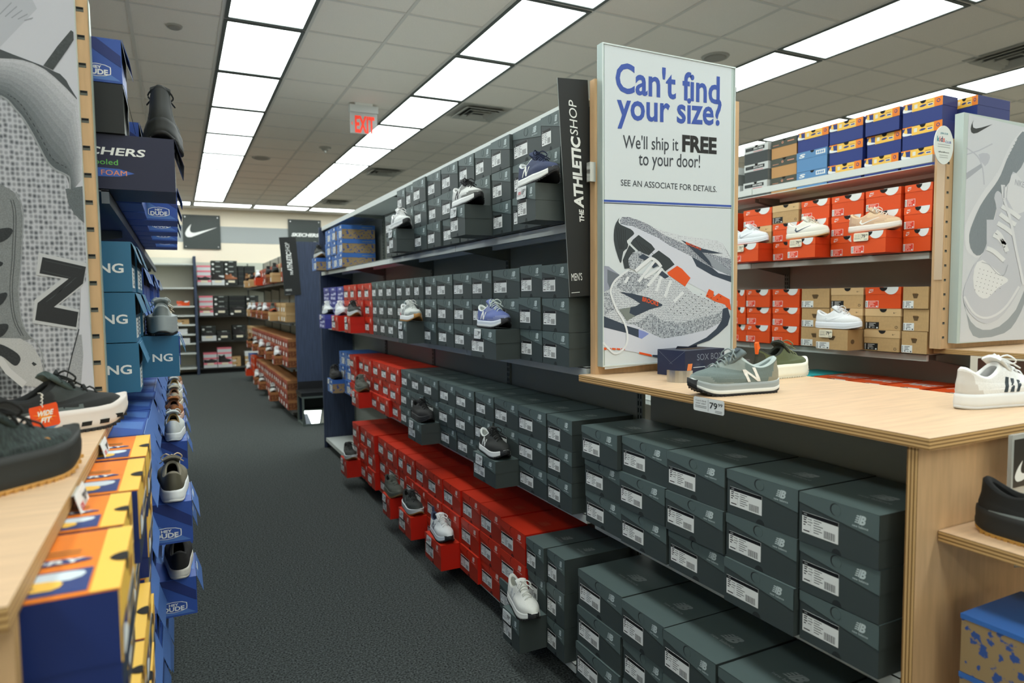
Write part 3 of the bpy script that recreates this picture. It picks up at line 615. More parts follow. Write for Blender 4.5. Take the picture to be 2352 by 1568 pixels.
# shelf level with the counter
stacks(pairs([5.06, 4.86, 4.65, 4.42, 4.20, 4.03, 3.85, 3.64, 3.39, 3.13, 2.885, 2.60, 2.40, 2.185]), 'grey', 1.325, 1.264, .132, 'L', GR, 'after the reds, middle shelf', 'dark grey boxes on the middle shelf', 3, {6: (0, .11), 11: (0, .11)}, hs={12: .134})
stacks(pairs([6.03, 5.75, 5.52, 5.30, 5.065]), 'red', 1.325, 1.264, .130, 'L', RD, 'of the reds, middle shelf', 'red boxes on the middle shelf', 3, {1: (0, .11), 3: (0, .11)})
stacks(pairs([6.90, 6.60, 6.31, 6.04]), 'violet', 1.325, 1.264, .128, 'L', 'blue violet shoe box', 'by the navy panel, middle shelf', 'violet boxes on the middle shelf', 3, {2: (0, .11)})
# shelf under it, running under the counter
DG = [4.393, 4.166, 3.909, 3.649, 3.391, 3.128, 2.902, 2.644, 2.385]
stacks(pairs(DG), 'grey', 1.335, .692, .122, 'L', GR, 'after the reds, third shelf', 'dark grey boxes on the third shelf', 3, {3: (0, .11), 7: (0, .11)})
stacks(pairs([2.385, 2.185]), 'grey', 1.335, .692, .122, 'L', GR, 'by the rack post, third shelf', 'dark grey boxes on the third shelf', 3)
stacks(pairs([2.112, 1.879, 1.63, 1.376, 1.132, .915]), 'grey', 1.335, .692, .122, 'L', GR, 'from left, just under the counter', 'dark grey boxes under the counter', 3, {}, jit=.012)
stacks(pairs([5.855, 5.61, 5.37, 5.13, 4.885, 4.64, 4.398]), 'red', 1.335, .692, .122, 'L', RD, 'of the reds, third shelf', 'red boxes on the third shelf', 3, {3: (0, .11)}, jit=.014)
stacks(pairs([6.31, 6.085, 5.86]), 'blotch', 1.33, .692, .122, 'L', 'blue lidded kraft box', 'of the blues, third shelf', 'blue boxes on the third shelf', 3, {1: (0, .11)})
# base shelf
stacks(pairs([5.57, 5.34, 5.11, 4.887]), 'red', 1.275, .106, .138, 'L', RD, 'of the reds, lowest shelf', 'red boxes on the lowest shelf', 3, {1: (0, .11)}, depth=.35)
stacks(pairs([4.87, 4.62, 4.375, 4.19, 4.01, 3.76, 3.51, 3.25, 3.01, 2.765]), 'red', 1.295, .106, .138, 'L', RD, 'of the reds, lowest shelf', 'red boxes on the lowest shelf', 3, {3: (0, .11), 6: (0, .11), 8: (0, .11)} and {6: (0, .11), 8: (0, .11), 10: (0, .11)}, depth=.33, first=4, jit=.013)
stacks([(2.755, 2.50)], 'red', 1.29, .106, .138, 'L', {'grey': 'dark grey shoe box', 'red': RD}, 'of the reds, lowest shelf', 'red boxes on the lowest shelf', 3, {}, kinds={(13, 0): 'grey'}, depth=.33, first=13)
stacks(pairs([2.49, 2.33, 2.185]), 'grey', 1.295, .106, .138, 'L', GR, 'after the reds, lowest shelf', 'dark grey boxes on the lowest shelf', 3, {1: (0, .12)}, depth=.33)
stacks(pairs([2.105, 1.82, 1.59, 1.356, 1.13, .915]), 'grey', 1.295, .106, .138, 'L', GR, 'under the counter, lowest shelf', 'dark grey boxes on the lowest shelf', 3, {}, depth=.33, jit=.012)
# children's rack at the right
q = 3.54/3.36
stacks([(a*q, b*q) for a, b in ((3.60, 3.385), (3.339, 3.135), (3.128, 2.928), (2.921, 2.702), (2.697, 2.482), (2.472, 2.274))], 'yellowflap', 3.55, 2.176, .123, 'L',
       {'yellowflap': 'blue box with yellow flap', 'whitelid': 'charcoal box with white lid', 'olive': 'tan box with olive lid', 'sky': 'sky blue shoe box'}, 'from left, right rack top', 'boxes on top of the right rack', 3, {}, kinds={1: 'whitelid', 2: 'whitelid', 3: 'olive', (4, 0): 'sky', (4, 1): 'sky'}, cnt={1: 2}, depth=.33, jit=.015)
stacks([(2.386, 2.168)], 'yellowflap', 3.55, 2.176, .123, 'L', 'blue box with yellow flap', 'next to last, right rack top', 'boxes on top of the right rack', 3, {}, depth=.140)
stacks([(2.238, 2.092)], 'yellowflap', 3.71, 2.176, .123, 'L', 'blue box with yellow flap', 'beside the white sneaker poster', 'boxes on top of the right rack', 3, {}, depth=.31)
C5 = {'orange': 'orange box with white half moon', 'kraft_tick': 'kraft box with black tick', 'kraft_cut': 'plain kraft box with cut handle'}
stacks([(3.62, 3.42), (3.40, 3.335), (3.33, 3.095), (3.088, 2.883), (2.877, 2.678), (2.67, 2.464), (2.451, 2.247), (2.24, 2.092)][0:1]+[(3.335, 3.095), (3.088, 2.883), (2.877, 2.678), (2.67, 2.464), (2.451, 2.247), (2.24, 2.092)], 'orange', 3.36, 1.744, .113, 'L', C5, 'from left, right rack middle', 'orange boxes on the right rack', 3, {2: (0, .11), 4: (0, .11), 6: (0, .12)},
       kinds={(3, 2): 'kraft_tick', (2, 1): 'kraft_tick'}, depth=.34)
stacks([(3.64, 3.43), (3.425, 3.306), (3.298, 3.094), (3.087, 2.875), (2.865, 2.665), (2.657, 2.448), (2.443, 2.235), (2.231, 2.092)][0:1]+[(3.42, 3.30), (3.298, 3.094), (3.087, 2.875), (2.865, 2.665), (2.657, 2.448), (2.443, 2.235), (2.231, 2.092)], 'orange', 3.36, 1.226, .114, 'L', C5, 'from left, right rack lower', 'orange and kraft boxes on the right rack', 3, {6: (0, .12)},
       kinds={(5, 0): 'kraft_cut', (5, 1): 'kraft_cut', (5, 2): 'kraft_cut', (6, 0): 'kraft_cut', (6, 1): 'kraft_tick', (6, 2): 'kraft_tick', (7, 0): 'kraft_tick', (7, 1): 'kraft_tick', 8: 'kraft_cut'}, depth=.34)
stacks([(2.98, 2.74), (2.73, 2.50), (2.49, 2.29), (2.28, 2.085)], 'orange', 3.31, .692, .122, 'L', {'orange': 'orange box behind the counter', 'tealbox': 'aqua box behind the counter'}, 'low on the right rack', 'boxes behind the counter', 3, {}, kinds={1: 'tealbox'}, depth=.36)
stacks([(2.05, 1.85)], 'orange', 3.31, .692, .122, 'L', 'orange box near the counter shoe', 'by the counter shoe', 'boxes behind the counter', 3, {}, depth=.36)
# left rack
stacks([(.855, 1.095), (1.10, 1.29), (1.295, 1.56), (1.575, 1.83)], 'tangerine', -.078, .692, .130, 'R', 'orange lidded blue box', 'from the near end, left counter', 'orange lidded boxes on the left', 4, {}, depth=.37, jit=.010)
stacks([(1.84, 2.09)], 'cobalt', -.085, .692, .130, 'R', 'blue shoe box', 'under the left counter end', 'blue boxes on the left rack', 4, {}, depth=.36)
E1 = [2.19+.242*i for i in range(15)]
stacks(pairs(E1), 'cobalt', -.088, .692, .124, 'R', 'blue shoe box', 'past the post, left third shelf', 'blue boxes on the left rack', 4, {1: (1, .108), 5: (1, .108), 7: (1, .108), 9: (1, .108), 11: (1, .108), 13: (1, .108)}, depth=.36)
stacks(pairs([.86+.243*i for i in range(6)]), 'cobalt', -.085, .106, .128, 'R', 'blue shoe box', 'under the left counter, bottom shelf', 'blue boxes on the lowest left shelf', 4, {}, depth=.36)
stacks(pairs([2.19+.243*i for i in range(8)]), 'cobalt', -.082, .106, .128, 'R', 'blue shoe box', 'past the post, left lowest shelf', 'blue boxes on the lowest left shelf', 4, {2: (3, .108), 5: (3, .108)}, depth=.36)
stacks([(2.19, 2.37), (2.375, 2.58), (2.585, 2.80)], 'teal', -.105, 1.272, .143, 'R', 'teal shoe box', 'past the slotted post, left', 'teal boxes on the left rack', 3, {3: (0, .108)}, depth=.34)
stacks(pairs([2.82+.225*i for i in range(10)]), 'cobalt', -.10, 1.272, .128, 'R', 'blue shoe box', 'beyond the teal ones, left', 'blue boxes behind the teal ones', 3, {2: (0, .108)}, depth=.34, jit=.02)
box('cobalt', -.108, 2.265, 1.84+.15+.134, 'R', 'blue shoe box with round badge, top of the pile at the ceiling', 'blue boxes high on the left rack', .21, .118, .30)
box('black', -.108, 2.28, 1.84+.15, 'R', 'black shoe box under the topmost blue box on the left', 'dark boxes high on the left rack', .24, .133, .30)
box('navy', .012, 2.30, 1.84, 'R', 'navy box pulled out under the black sneaker, left rack upper shelf', 'boxes pulled forward under shoes', .26, .149, .34)
stacks([(2.46, 2.69), (2.70, 2.93), (2.94, 3.17), (3.18, 3.41), (3.42, 3.65), (3.66, 3.89), (3.90, 4.13), (4.14, 4.37), (4.38, 4.61)], 'cobalt', -.09, 1.84, .128, 'R', 'blue shoe box', 'on the left upper shelf', 'blue boxes high on the left rack', 2, {3: (0, .108), 5: (0, .108), 7: (0, .108), 9: (0, .108)}, depth=.33)
# far rack
stacks(pairs([14.4-.235*i for i in range(24)]), 'maroon', FX-.02, .664, .122, 'L', 'small looking maroon box', 'along the far rack third shelf', 'maroon boxes on the far rack', 3, {9: (0, .108), 13: (0, .108), 17: (0, .108), 21: (0, .108), 5: (0, .108)}, kinds={1: 'tanbox', 2: 'tanbox', 3: 'tanbox', 4: 'tanbox'})
stacks(pairs([12.8-.235*i for i in range(17)]), 'maroon', FX-.03, .106, .128, 'L', 'small looking maroon box', 'along the far rack lowest shelf', 'maroon boxes on the far rack', 3, {3: (0, .108), 6: (0, .108), 12: (0, .108)}, depth=.33)
stacks(pairs([14.3-.235*i for i in range(6)]), 'orange', FX-.03, .106, .128, 'L', {'orange': 'red orange box', 'blotch': 'blue lidded box'}, 'at the far rack end, lowest', 'bright boxes on the far rack', 3, {3: (0, .108)}, kinds={1: 'blotch', 2: 'blotch'}, depth=.33)
stacks(pairs([14.3-.235*i for i in range(23)]), 'maroon', FX-.01, 1.244, .125, 'L', {'maroon': 'small looking maroon box', 'tanbox': 'small looking tan box'}, 'along the far rack second shelf', 'maroon boxes on the far rack', 2, {5: (0, .108), 8: (0, .108), 12: (0, .108), 15: (0, .108), 19: (0, .108)}, kinds={1: 'tanbox', 2: 'tanbox', 3: 'tanbox', 4: 'tanbox', 5: 'tanbox', 20: 'tanbox', 21: 'tanbox', 22: 'tanbox', 19: 'tanbox'})
stacks(pairs([14.2-.235*i for i in range(22)]), 'maroon', FX-.01, 1.774, .125, 'L', {'maroon': 'small looking maroon box', 'tanbox': 'small looking tan box', 'orange': 'red orange box'}, 'along the far rack top shelf', 'maroon boxes on the far rack', 2, {3: (0, .108), 7: (0, .108), 11: (0, .108), 17: (0, .108), 20: (0, .108)}, kinds={3: 'tanbox', 7: 'tanbox', 11: 'orange', 20: 'tanbox', 1: 'tanbox', 2: 'tanbox'})
print('boxes', NBOX[0])
# ------------------------------------------------------------------ wood counters at the rack ends
def counter(name, label, x0, x1, y0, y1, z, th=.0245, panel_side=1, px=None):
    t = thing(name, label, 'counter', ((x0+x1)/2, (y0+y1)/2, z)); a, b = (x1-x0)/2, (y1-y0)/2
    MB().box(-a, -b, -th, a, b, 0, EDGEH, {'+z': PLY, '-z': PLY}).obj('counter_top', t)
    p0, p1 = px
    m = MB(); m.box(p0-(x0+x1)/2, -b+.028, -z, p1-(x0+x1)/2, -b+.052, -th, PLYV, {'-x': EDGEY, '+x': EDGEY}); m.obj('end_panel', t)
    return t
cMain = counter('display_counter', 'light wood plywood edged counter under the big size sign', 1.335, 2.0, .822, 2.135, 1.2415, px=(1.345, 1.985))
cLeft = counter('display_counter', 'light wood counter carrying two black sneakers at lower left', -.83, -.155, .775, 2.135, 1.2415, px=(-.80, -.157))
cRear = counter('display_counter', 'rear light wood counter under the white sneaker poster', 3.40, 4.10, .80, 2.088, 1.256, px=(3.42, 4.08))
# dark bolt heads on the end panel
for q in ((1.375, .45),):
    m = MB(); m.cyl((q[0]-1.6675, -.6565+.028-.006, q[1]-1.2415), .011, .011, .006, mat('black_bolt', (26, 26, 26), .4), 16, 1); m.obj('bolt', cMain)
# end shelf with its acrylic sign holder, on the panel facing the camera
s0 = at(2155, 1218, 1, .848); s1 = at(2158, 1234, 1, .848)
ZS = s0.z
t = thing('end_shelf', 'small light wood shelf on the counter end panel under a black sneaker', 'shelf', (s0.x, .848, ZS))
MB().box(0, -.40, -.022, .62, 0, 0, EDGEH, {'+z': PLY, '-z': PLY}).obj('shelf_board', t)
MB().prism([(.25, -.02, -.022), (.25, -.25, -.022), (.25, -.02, -.12)], (.004, 0, 0), STEEL).obj('bracket', t)

def panel_post(label, x0, x1, y0, y1, z0, z1, slot_side):
    t = thing('slotted_wood_panel', label, 'panel', ((x0+x1)/2, (y0+y1)/2, z0)); a, b, h = (x1-x0)/2, (y1-y0)/2, z1-z0
    m = MB().box(-a, -b, 0, a, b, h, PLYV)
    for s in ((slot_side,) if slot_side else ()):
        z = .05
        while z < h-.03:
            m.box(s*(a-.018)-.0085, -b-.0006, z, s*(a-.018)+.0085, -b+.001, z+.012, mat('slot_grey', (96, 98, 90), .6)); m.box(s*(a-.018)-.0075, -b-.0009, z+.006, s*(a-.018)+.0075, -b, z+.0115, SLOT); z += .0706
        if s > 0: MB().box(s*a, -b-.002, 0, s*(a+.002), b, h, mat('edge_strip', (150, 160, 148), .35)).obj('edge_strip', t)
    m.obj('panel_board', t)
    return t
panel_post('light wood panel standing behind the big size sign', 1.388, 2.09, 2.104, 2.136, 1.2415, 2.32, 0)
panel_post('slotted light wood panel beside the large letter N poster', -.83, -.178, 2.104, 2.136, 1.2415, 2.312, 1)
pk = panel_post('slotted light wood panel beside the white sneaker poster', 3.36, 4.10, 2.03, 2.085, 1.257, 2.28, -1)
strip_m = mat('clear_strip', (236, 214, 186), .15); strip_m.node_tree.nodes['Principled BSDF'].inputs['Alpha'].default_value = .55
MB().box(-.376, -.027, .34, -.3735, .012, 1.018, strip_m).obj('clear_strip', pk)

# ------------------------------------------------------------------ printed boards; artwork is measured on the board's own plane
class Art:
    def __init__(s, axis, val, sgn=-1): s.axis, s.val, s.sgn, s.mb = axis, val, sgn, MB()
    def p(s, x, y, layer=1): return at(x, y, s.axis, s.val + s.sgn*.00025*layer)
    def poly(s, pts, m, layer=1, sm=0):
        if sm: pts = smooth2(pts, sm)
        poly2_3d(s.mb, [s.p(x, y, layer) for x, y in pts], m, s.sgn); return s
    def line(s, pts, w, m, layer=1, sm=0):
        if sm: pts = smooth2(pts, sm, False)
        L, R = [], []
        for i, p in enumerate(pts):
            a, b = pts[max(i-1, 0)], pts[min(i+1, len(pts)-1)]; d = math.hypot(b[0]-a[0], b[1]-a[1]) or 1
            n = (-(b[1]-a[1])/d*w/2, (b[0]-a[0])/d*w/2); L.append((p[0]+n[0], p[1]+n[1])); R.append((p[0]-n[0], p[1]-n[1]))
        for i in range(len(pts)-1): s.poly([L[i], L[i+1], R[i+1], R[i]], m, layer)
        return s
    def bands(s, A, B, c1, c2, n, name, layer=1, var=.12):
        for k in range(n):
            f0, f1, fm = k/n, (k+1)/n, (k+.5)/n
            m = mat(f'{name}_{k}', tuple(c1[j]+(c2[j]-c1[j])*fm for j in range(3)), .7, var=var, vscale=420)
            L = lambda f: [(a[0]+(b[0]-a[0])*f, a[1]+(b[1]-a[1])*f) for a, b in zip(A, B)]
            P, Q = L(f0), L(f1)
            for i in range(len(P)-1): s.poly([P[i], P[i+1], Q[i+1], Q[i]], m, layer)
        return s
    def words(s, txt, a, b, h, m, layer=3, bold=0, shear=0):        # text from pixel a to pixel b, h = height in metres
        A, B = s.p(*a, layer), s.p(*b, layer); x = (B-A); up = Vector((0, 0, 1)) if s.axis != 2 else Vector((0, 1, 0))
        text(s.mb, txt, A, x, up, h, m, width=x.length, bold=bold, shear=shear); return s
def poly2_3d(mb, P, m, sgn):
    from mathutils.geometry import tessellate_polygon
    T = tessellate_polygon([P]); out = []
    for t in T:
        n = (P[t[1]]-P[t[0]]).cross(P[t[2]]-P[t[0]]); out.append(t if n.y*sgn >= 0 else t[::-1])
    mb.tris(P, out, m)
def Z(ox, oy, k): return lambda pts: [(ox+x/k, oy+y/k) for x, y in pts]

# --- the size sign
FRAME = mat('sign_frame', (176, 192, 188), .35, .3)
tl, br = at(1384, 97, 1, 2.07), at(1680, 819, 1, 2.07)
t = thing('size_sign', "tall white sign reading Can't find your size above a running shoe photo", 'sign', ((tl.x+br.x)/2, 2.07, br.z-.006))
X0, X1, Z0, Z1 = tl.x-.002, br.x+.004, br.z-.008, tl.z
m = MB(); cx = (X0+X1)/2; a = (X1-X0)/2; H = Z1-Z0
m.box(-a, .001, .0, a, .033, H, FRAME); 
for q in ((-a, 0, -a+.004, H), (a-.004, 0, a, H), (-a+.004, 0, a-.004, .005), (-a+.004, H-.005, a-.004, H)): m.box(q[0], -.003, q[1], q[2], .001, q[3], mat('sign_rim', (206, 216, 214), .3, .2))
fo = m.obj('frame', t, (cx-t.location.x, 0, Z0-t.location.z))
PAP = mat('poster_grey_white', (206, 214, 218), .45); NB1 = mat('poster_blue', (52, 82, 166), .5); CH = mat('poster_charcoal', (52, 58, 66), .5)
A = Art(1, 2.07)
A.poly([(1388, 101), (1680, 153), (1677, 816), (1389, 848)], PAP, 0)
A.words("Can't find", (1414, 210), (1653, 238), .108, NB1, bold=.028).words('your size?', (1417, 272), (1657, 287), .104, NB1, bold=.028)
A.words("We'll ship it", (1431, 340), (1558, 346), .050, CH, bold=.006).words('FREE', (1567, 346), (1646, 352), .061, BLACK, bold=.06).words('to your door!', (1467, 379), (1608, 385), .052, CH, bold=.006)
A.words('SEE AN ASSOCIATE FOR DETAILS.', (1426, 426), (1646, 441), .0235, CH, bold=.004)
A.poly([(1383, 458), (1680, 471), (1680, 475.5), (1383, 463)], NB1, 2).poly([(1383, 464.5), (1680, 477.5), (1680, 479), (1383, 466.5)], CH, 2)
q1, q2 = Z(1370, 460, 7.128), Z(1370, 640, 7.128)
SP = knit_mat('speckle_print', (196, 202, 210), (46, 54, 78), 190, .42); SP2 = knit_mat('speckle_dark', (186, 192, 200), (48, 58, 72), 170, .50); SP3 = knit_mat('speckle_light', (204, 209, 215), (70, 80, 96), 150, .26)
TR = mat('tread_print', (50, 58, 62), .6); FOAM = mat('foam_print', (202, 206, 218), .6); OP = mat('orange_print', (222, 84, 28), .55); NVP = mat('ink_navy_print', (50, 62, 78), .6); LACE = mat('lace_print', (218, 222, 226), .6)
A.poly(q1([(380, 330), (420, 272), (520, 270), (680, 320), (820, 380), (950, 450), (1100, 520), (1300, 590), (1500, 640), (1700, 660), (1960, 655), (2060, 700), (2150, 850), (2205, 960), (2205, 1340), (1900, 1200), (1500, 950), (1000, 640), (600, 430), (400, 390)]), SP, 1, 0)
A.poly(q1([(900, 430), (1100, 500), (1400, 575), (1640, 610), (1960, 655), (2060, 700), (2200, 960), (1950, 900), (1450, 720), (1100, 560)]), SP3, 2)
A.poly(q1([(400, 390), (600, 425), (1000, 610), (1200, 740), (1500, 890), (1700, 1000), (1900, 1110), (2205, 1240), (2205, 1700), (1900, 1560), (1560, 1380), (1260, 1240), (1000, 1000), (700, 800), (500, 560), (380, 440)]), FOAM, 3, 0)
A.poly(q1([(1560, 920), (1700, 1000), (1900, 1110), (2000, 1190), (2205, 1240), (2205, 1340), (1900, 1230), (1640, 1080)]), NVP, 4)
A.poly(q1([(380, 280), (360, 340), (400, 400), (560, 470), (615, 530), (600, 570), (500, 660), (520, 720), (500, 790), (440, 840), (410, 1000), (385, 1010), (320, 820), (285, 650), (290, 480), (320, 370)]), TR, 4, 2)
A.poly(q1([(690, 565), (900, 720), (960, 800), (860, 900), (700, 840), (560, 700), (600, 640)]), TR, 4, 1).poly(q1([(540, 730), (640, 830), (560, 900), (520, 1000), (540, 1110), (460, 1120), (430, 980), (470, 880)]), TR, 4, 1)
A.poly(q1([(1020, 820), (1200, 950), (1280, 1050), (1130, 1160), (1000, 1040), (900, 910)]), TR, 4, 1)
for k in range(5): A.line(q1([(330+36*k, 440+10*k), (350+30*k, 640), (380+14*k, 800)]), .9, mat('tread_line', (28, 32, 34), .6), 5)
for k in range(4): A.line(q1([(640+60*k, 640+40*k), (760+60*k, 830+20*k)]), .8, mat('tread_line', (28, 32, 34)), 5)
A.poly(q1([(1320, 1070), (1400, 1120), (1540, 1270), (1450, 1410), (1180, 1220), (1160, 1180)]), OP, 4, 1).poly(q1([(1840, 1450), (1920, 1490), (1920, 1580), (2000, 1520), (2070, 1560), (2180, 1620), (2205, 1800), (1790, 1570)]), OP, 4, 0)
A.poly(q1([(1380, 645), (1740, 790), (2070, 870), (1900, 870), (1730, 850), (1850, 990), (1900, 1100), (1700, 930), (1500, 740)]), NVP, 4); A.words('BROOKS', q1([(1465, 715)])[0], q1([(1712, 815)])[0], .009, OP, 6, .03)
A.poly(q1([(1730, 850), (1940, 960), (2205, 1180), (2205, 1230), (1950, 1130), (1850, 1000)]), mat('grey_fade_print', (140, 148, 158), .6), 4)
# front shoe
A.poly(q1([(105, 1070), (200, 1080), (380, 1220), (260, 1400), (220, 1440), (105, 1510)]), mat('lining_print', (146, 152, 168), .6), 6, 0).poly(q1([(180, 1130), (380, 1220), (260, 1400), (215, 1430), (180, 1340)]), mat('lining_dark_print', (104, 112, 122), .6), 7)
body = q2([(105, 240), (260, 150), (330, 20)]) + q1([(470, 1160), (560, 1140), (680, 1200)]) + q1([(1180, 1240), (1300, 1320), (1480, 1430)]) + q2([(1580, 240), (1800, 330), (2100, 420), (2140, 480), (2060, 700), (1800, 840), (1400, 930), (1080, 980), (860, 880), (620, 750), (440, 740), (105, 600)])
A.poly(body, SP3, 8).poly(q2([(470, 720), (700, 700), (900, 560), (1060, 680), (1400, 720), (1700, 640), (2000, 560), (2080, 500), (2060, 700), (1800, 840), (1400, 930), (1080, 980), (860, 880), (620, 750)]), SP2, 9).poly(q2([(105, 240), (250, 200), (320, 480), (140, 600), (105, 600)]), SP2, 9)
A.poly(q1([(480, 1150), (720, 1220), (900, 1330), (860, 1420), (600, 1560), (320, 1420)]), SP2, 9)
A.poly(q1([(520, 960), (600, 850), (700, 825), (860, 920), (760, 980), (640, 1150), (540, 1110)]), SP2, 9, 1).poly(q1([(680, 930), (760, 875), (880, 940), (800, 985)]), NVP, 10).poly(q1([(990, 1180), (1060, 1140), (1190, 1245), (1120, 1285)]), NVP, 10).poly(q1([(880, 1040), (950, 1010), (1010, 1070), (930, 1110)]), NVP, 10)
A.poly(q2([(370, 210), (620, 250), (860, 310), (1080, 420), (1070, 450), (880, 500), (640, 610), (500, 690), (440, 600), (365, 500), (640, 450), (715, 405), (600, 330)]), NVP, 10); A.poly(q2([(365, 500), (560, 465), (540, 560), (640, 610), (500, 690)]), mat('sage_fade_print', (120, 128, 124), .6), 11)
A.words('BROOKS', q2([(748, 362)])[0], q2([(1010, 447)])[0], .017, OP, 12, .03, .15)
A.poly(q2([(105, 600), (440, 740), (620, 750), (860, 880), (1080, 980), (1400, 930), (1800, 840), (2060, 700), (2000, 800), (1850, 930), (1600, 1080), (1380, 1190), (1080, 1250), (900, 1250), (400, 1160), (105, 1120)]), FOAM, 8).poly(q2([(105, 605), (440, 740), (500, 770), (700, 830), (730, 980), (500, 890), (105, 790)]), NVP, 9).poly(q2([(690, 830), (780, 860), (860, 900), (740, 985), (690, 960)]), mat('blue_glow_print', (128, 142, 200), .6), 10)
A.poly(q2([(2070, 490), (2150, 470), (2190, 620), (2150, 760), (2000, 900), (1850, 1010), (1640, 1080), (1540, 1110), (1430, 1150), (1380, 1190), (1500, 1110), (1800, 960), (1960, 820), (2050, 680)]), NVP, 10)
for k in range(5): A.poly(q2([(105+75*k, 1125+3*k), (165+75*k, 1130+3*k), (165+75*k, 1166), (105+75*k, 1160)]), OP, 9)
A.poly(q2([(700, 1195), (900, 1240), (910, 1275), (700, 1230)]), OP, 9).poly(q2([(920, 1245), (1070, 1250), (1070, 1300), (920, 1275)]), NVP, 9)
for (a, b) in (((880, 960), (640, 1160)), ((960, 980), (690, 1330)), ((1040, 1100), (780, 1270)), ((1080, 1110), (840, 1400)), ((1060, 1250), (980, 1490)), ((1220, 1310), (1120, 1580)), ((1420, 1500), (1270, 1660))): A.line(q1([a, b]), 6.2, LACE, 13)
A.line(q1([(640, 1150), (800, 1010), (900, 950), (1000, 1010), (1060, 1090)]), 6.5, LACE, 14, 4).line(q1([(520, 1140), (400, 1230), (300, 1320), (240, 1440)]) + q2([(240, 260), (330, 500), (440, 680), (500, 860), (500, 1040), (420, 1170), (300, 1220), (180, 1120), (110, 1040)]), 4.5, LACE, 14, 4).line(q1([(470, 1350), (520, 1250)]), 6, LACE, 14)
HOLE = mat('hole_print', (38, 44, 50), .6)
for r in range(8):
    for k in range(9):
        x, y = 1170+k*105+r*48, 545-r*44+k*8+(k % 2)*16
        if y < 640 and x < 1900+r*20: c = q2([(x, y)])[0]; A.poly([(c[0]-1.9, c[1]-.9), (c[0]+.6, c[1]-.7), (c[0]+1.9, c[1]+.8), (c[0]-.6, c[1]+.8)], HOLE, 10)
A.line(q2([(2045, 1292), (2170, 1280)]), .9, CH, 3)
pr = A.mb.obj('print', t); pr.location = -t.location
# clips that hold the sign to the panel
for (px, py, xx) in ((1364, 395, 1.388),): 
    c = at(px, py, 1, 2.1); m = MB().box(-.012, -.012, -.035, .012, .010, .035, CHROME); m.obj('clip', t, Vector((1.374, 2.108, c.z))-Vector(t.location))
MB().box(0, 0, -.016, .008, .03, .016, mat('dark_clip', (70, 78, 76), .5)).obj('clip', t, Vector((X1+.0005, 2.072, at(1686, 215, 1, 2.1).z))-Vector(t.location))

# --- flag signs
def flag(label, tlp, blp, width, Y, s=1.0, depth=.004):
    a, b = at(*tlp, 1, Y), at(*blp, 1, Y); up = (a-b).normalized(); rt = Vector((up.z, 0, -up.x)); Hh = (a-b).length
    t = thing('flag_sign', label, 'sign', b)
    m = MB(); m.prism([Vector((0, 0, 0)), rt*width, rt*width+up*Hh, up*Hh], (0, depth, 0), SIGNBLK, mat('sign_edge', (150, 156, 154), .5)); o = Vector((0, -.0006, 0))
    P = lambda u, v: rt*(u*width) + up*(v*Hh) + o
    k = .68
    text(m, 'THE', P(.62, .345), up, -rt, width*.155, WHITE, width=Hh*.058, bold=.05, shear=.12); text(m, 'ATHLETIC', P(.62, .410), up, -rt, width*.30, WHITE, width=Hh*.325, bold=.06, shear=.14); text(m, 'SHOP', P(.57, .745), up, -rt, width*.27, WHITE, width=Hh*.155, bold=.0, shear=.14)
    text(m, "MEN'S", P(.09, .075), rt, up, Hh*.036, WHITE, width=width*.36, bold=.0); m.face([P(.06, .018), P(.34, .018), P(.34, .0205), P(.06, .0205)], WHITE)
    m.obj('sign_board', t)
    return t
flag("tilted black flag sign reading The Athletic Shop Men's beside the size sign", (1280.5, 178), (1309, 682), .128, 2.142)
flag('small looking tilted black flag sign on the far navy panel', (640.5, 545), (654, 679), .20, 8.775)

# --- letter N poster at the left
PY = 2.078
t = thing('letter_poster', 'large grey sneaker poster with a black letter N at left', 'poster', (-.52, PY, 1.262))
MB().box(-.31, .0005, 0, at(216, 918, 1, PY).x+.52, .024, at(168, 0, 1, PY).z-1.262+.03, mat('poster_core', (186, 200, 196), .4)).obj('poster_board', t)
A = Art(1, PY); z6, z7 = Z(0, 0, 3.409), Z(0, 440, 3.2)
xl = -300
A.poly([(xl, -60), (167, -30), (216, 918), (xl, 960)], mat('poster_lavender', (190, 193, 202), .5), 0)
A.poly([(xl, 60), (0, 108), (85, 20), (60, -30), (xl, -60)], mat('poster_lavender_dim', (174, 178, 187), .5), 1)
for k in range(5): A.line(z6([(-10+50*k, 120+10*k), (90+42*k, 20+30*k)]), 2.4, mat('poster_groove', (146, 150, 158), .5), 2)
SUE = [(0, 452), (100, 455), (180, 468), (260, 492), (350, 535), (430, 600), (520, 690), (602, 775), (640, 1100), (645, 1400)]
SUI = [(0, 755), (60, 790), (120, 860), (180, 930), (250, 1045), (310, 1160), (370, 1270), (430, 1330), (520, 1375), (560, 1500)]
A.bands(z6(SUE), z6(SUI), (186, 189, 196), (78, 86, 90), 10, 'suede_print', 2, .10)
A.bands([(xl, 60)]+z6([(0, 452)]), [(xl, 190)]+z6([(0, 755)]), (170, 174, 178), (78, 86, 90), 6, 'suede_print_b', 2, .10)
A.poly([(xl, 30)]+z6([(0, 385), (100, 425), (200, 463), (330, 513), (430, 562), (470, 578), (520, 630), (540, 670), (602, 768), (602, 778), (520, 690), (430, 605), (350, 540), (260, 495), (180, 470), (100, 458), (0, 455)])+[(xl, 70)], mat('band_print', (64, 70, 74), .5), 4)
A.poly(z6([(340, 512), (450, 360), (555, 236), (575, 250), (577, 312), (530, 385), (415, 548)]), mat('strap_print', (62, 68, 70), .55, var=.2, vscale=200), 5)
KN = knit_mat('mesh_print', (176, 180, 188), (66, 73, 80), 96, .40, .7, (1, 1, .8), .22); KND = knit_mat('mesh_print_dark', (120, 126, 132), (38, 43, 48), 96, .46, .7, (1, 1, .8), .2)
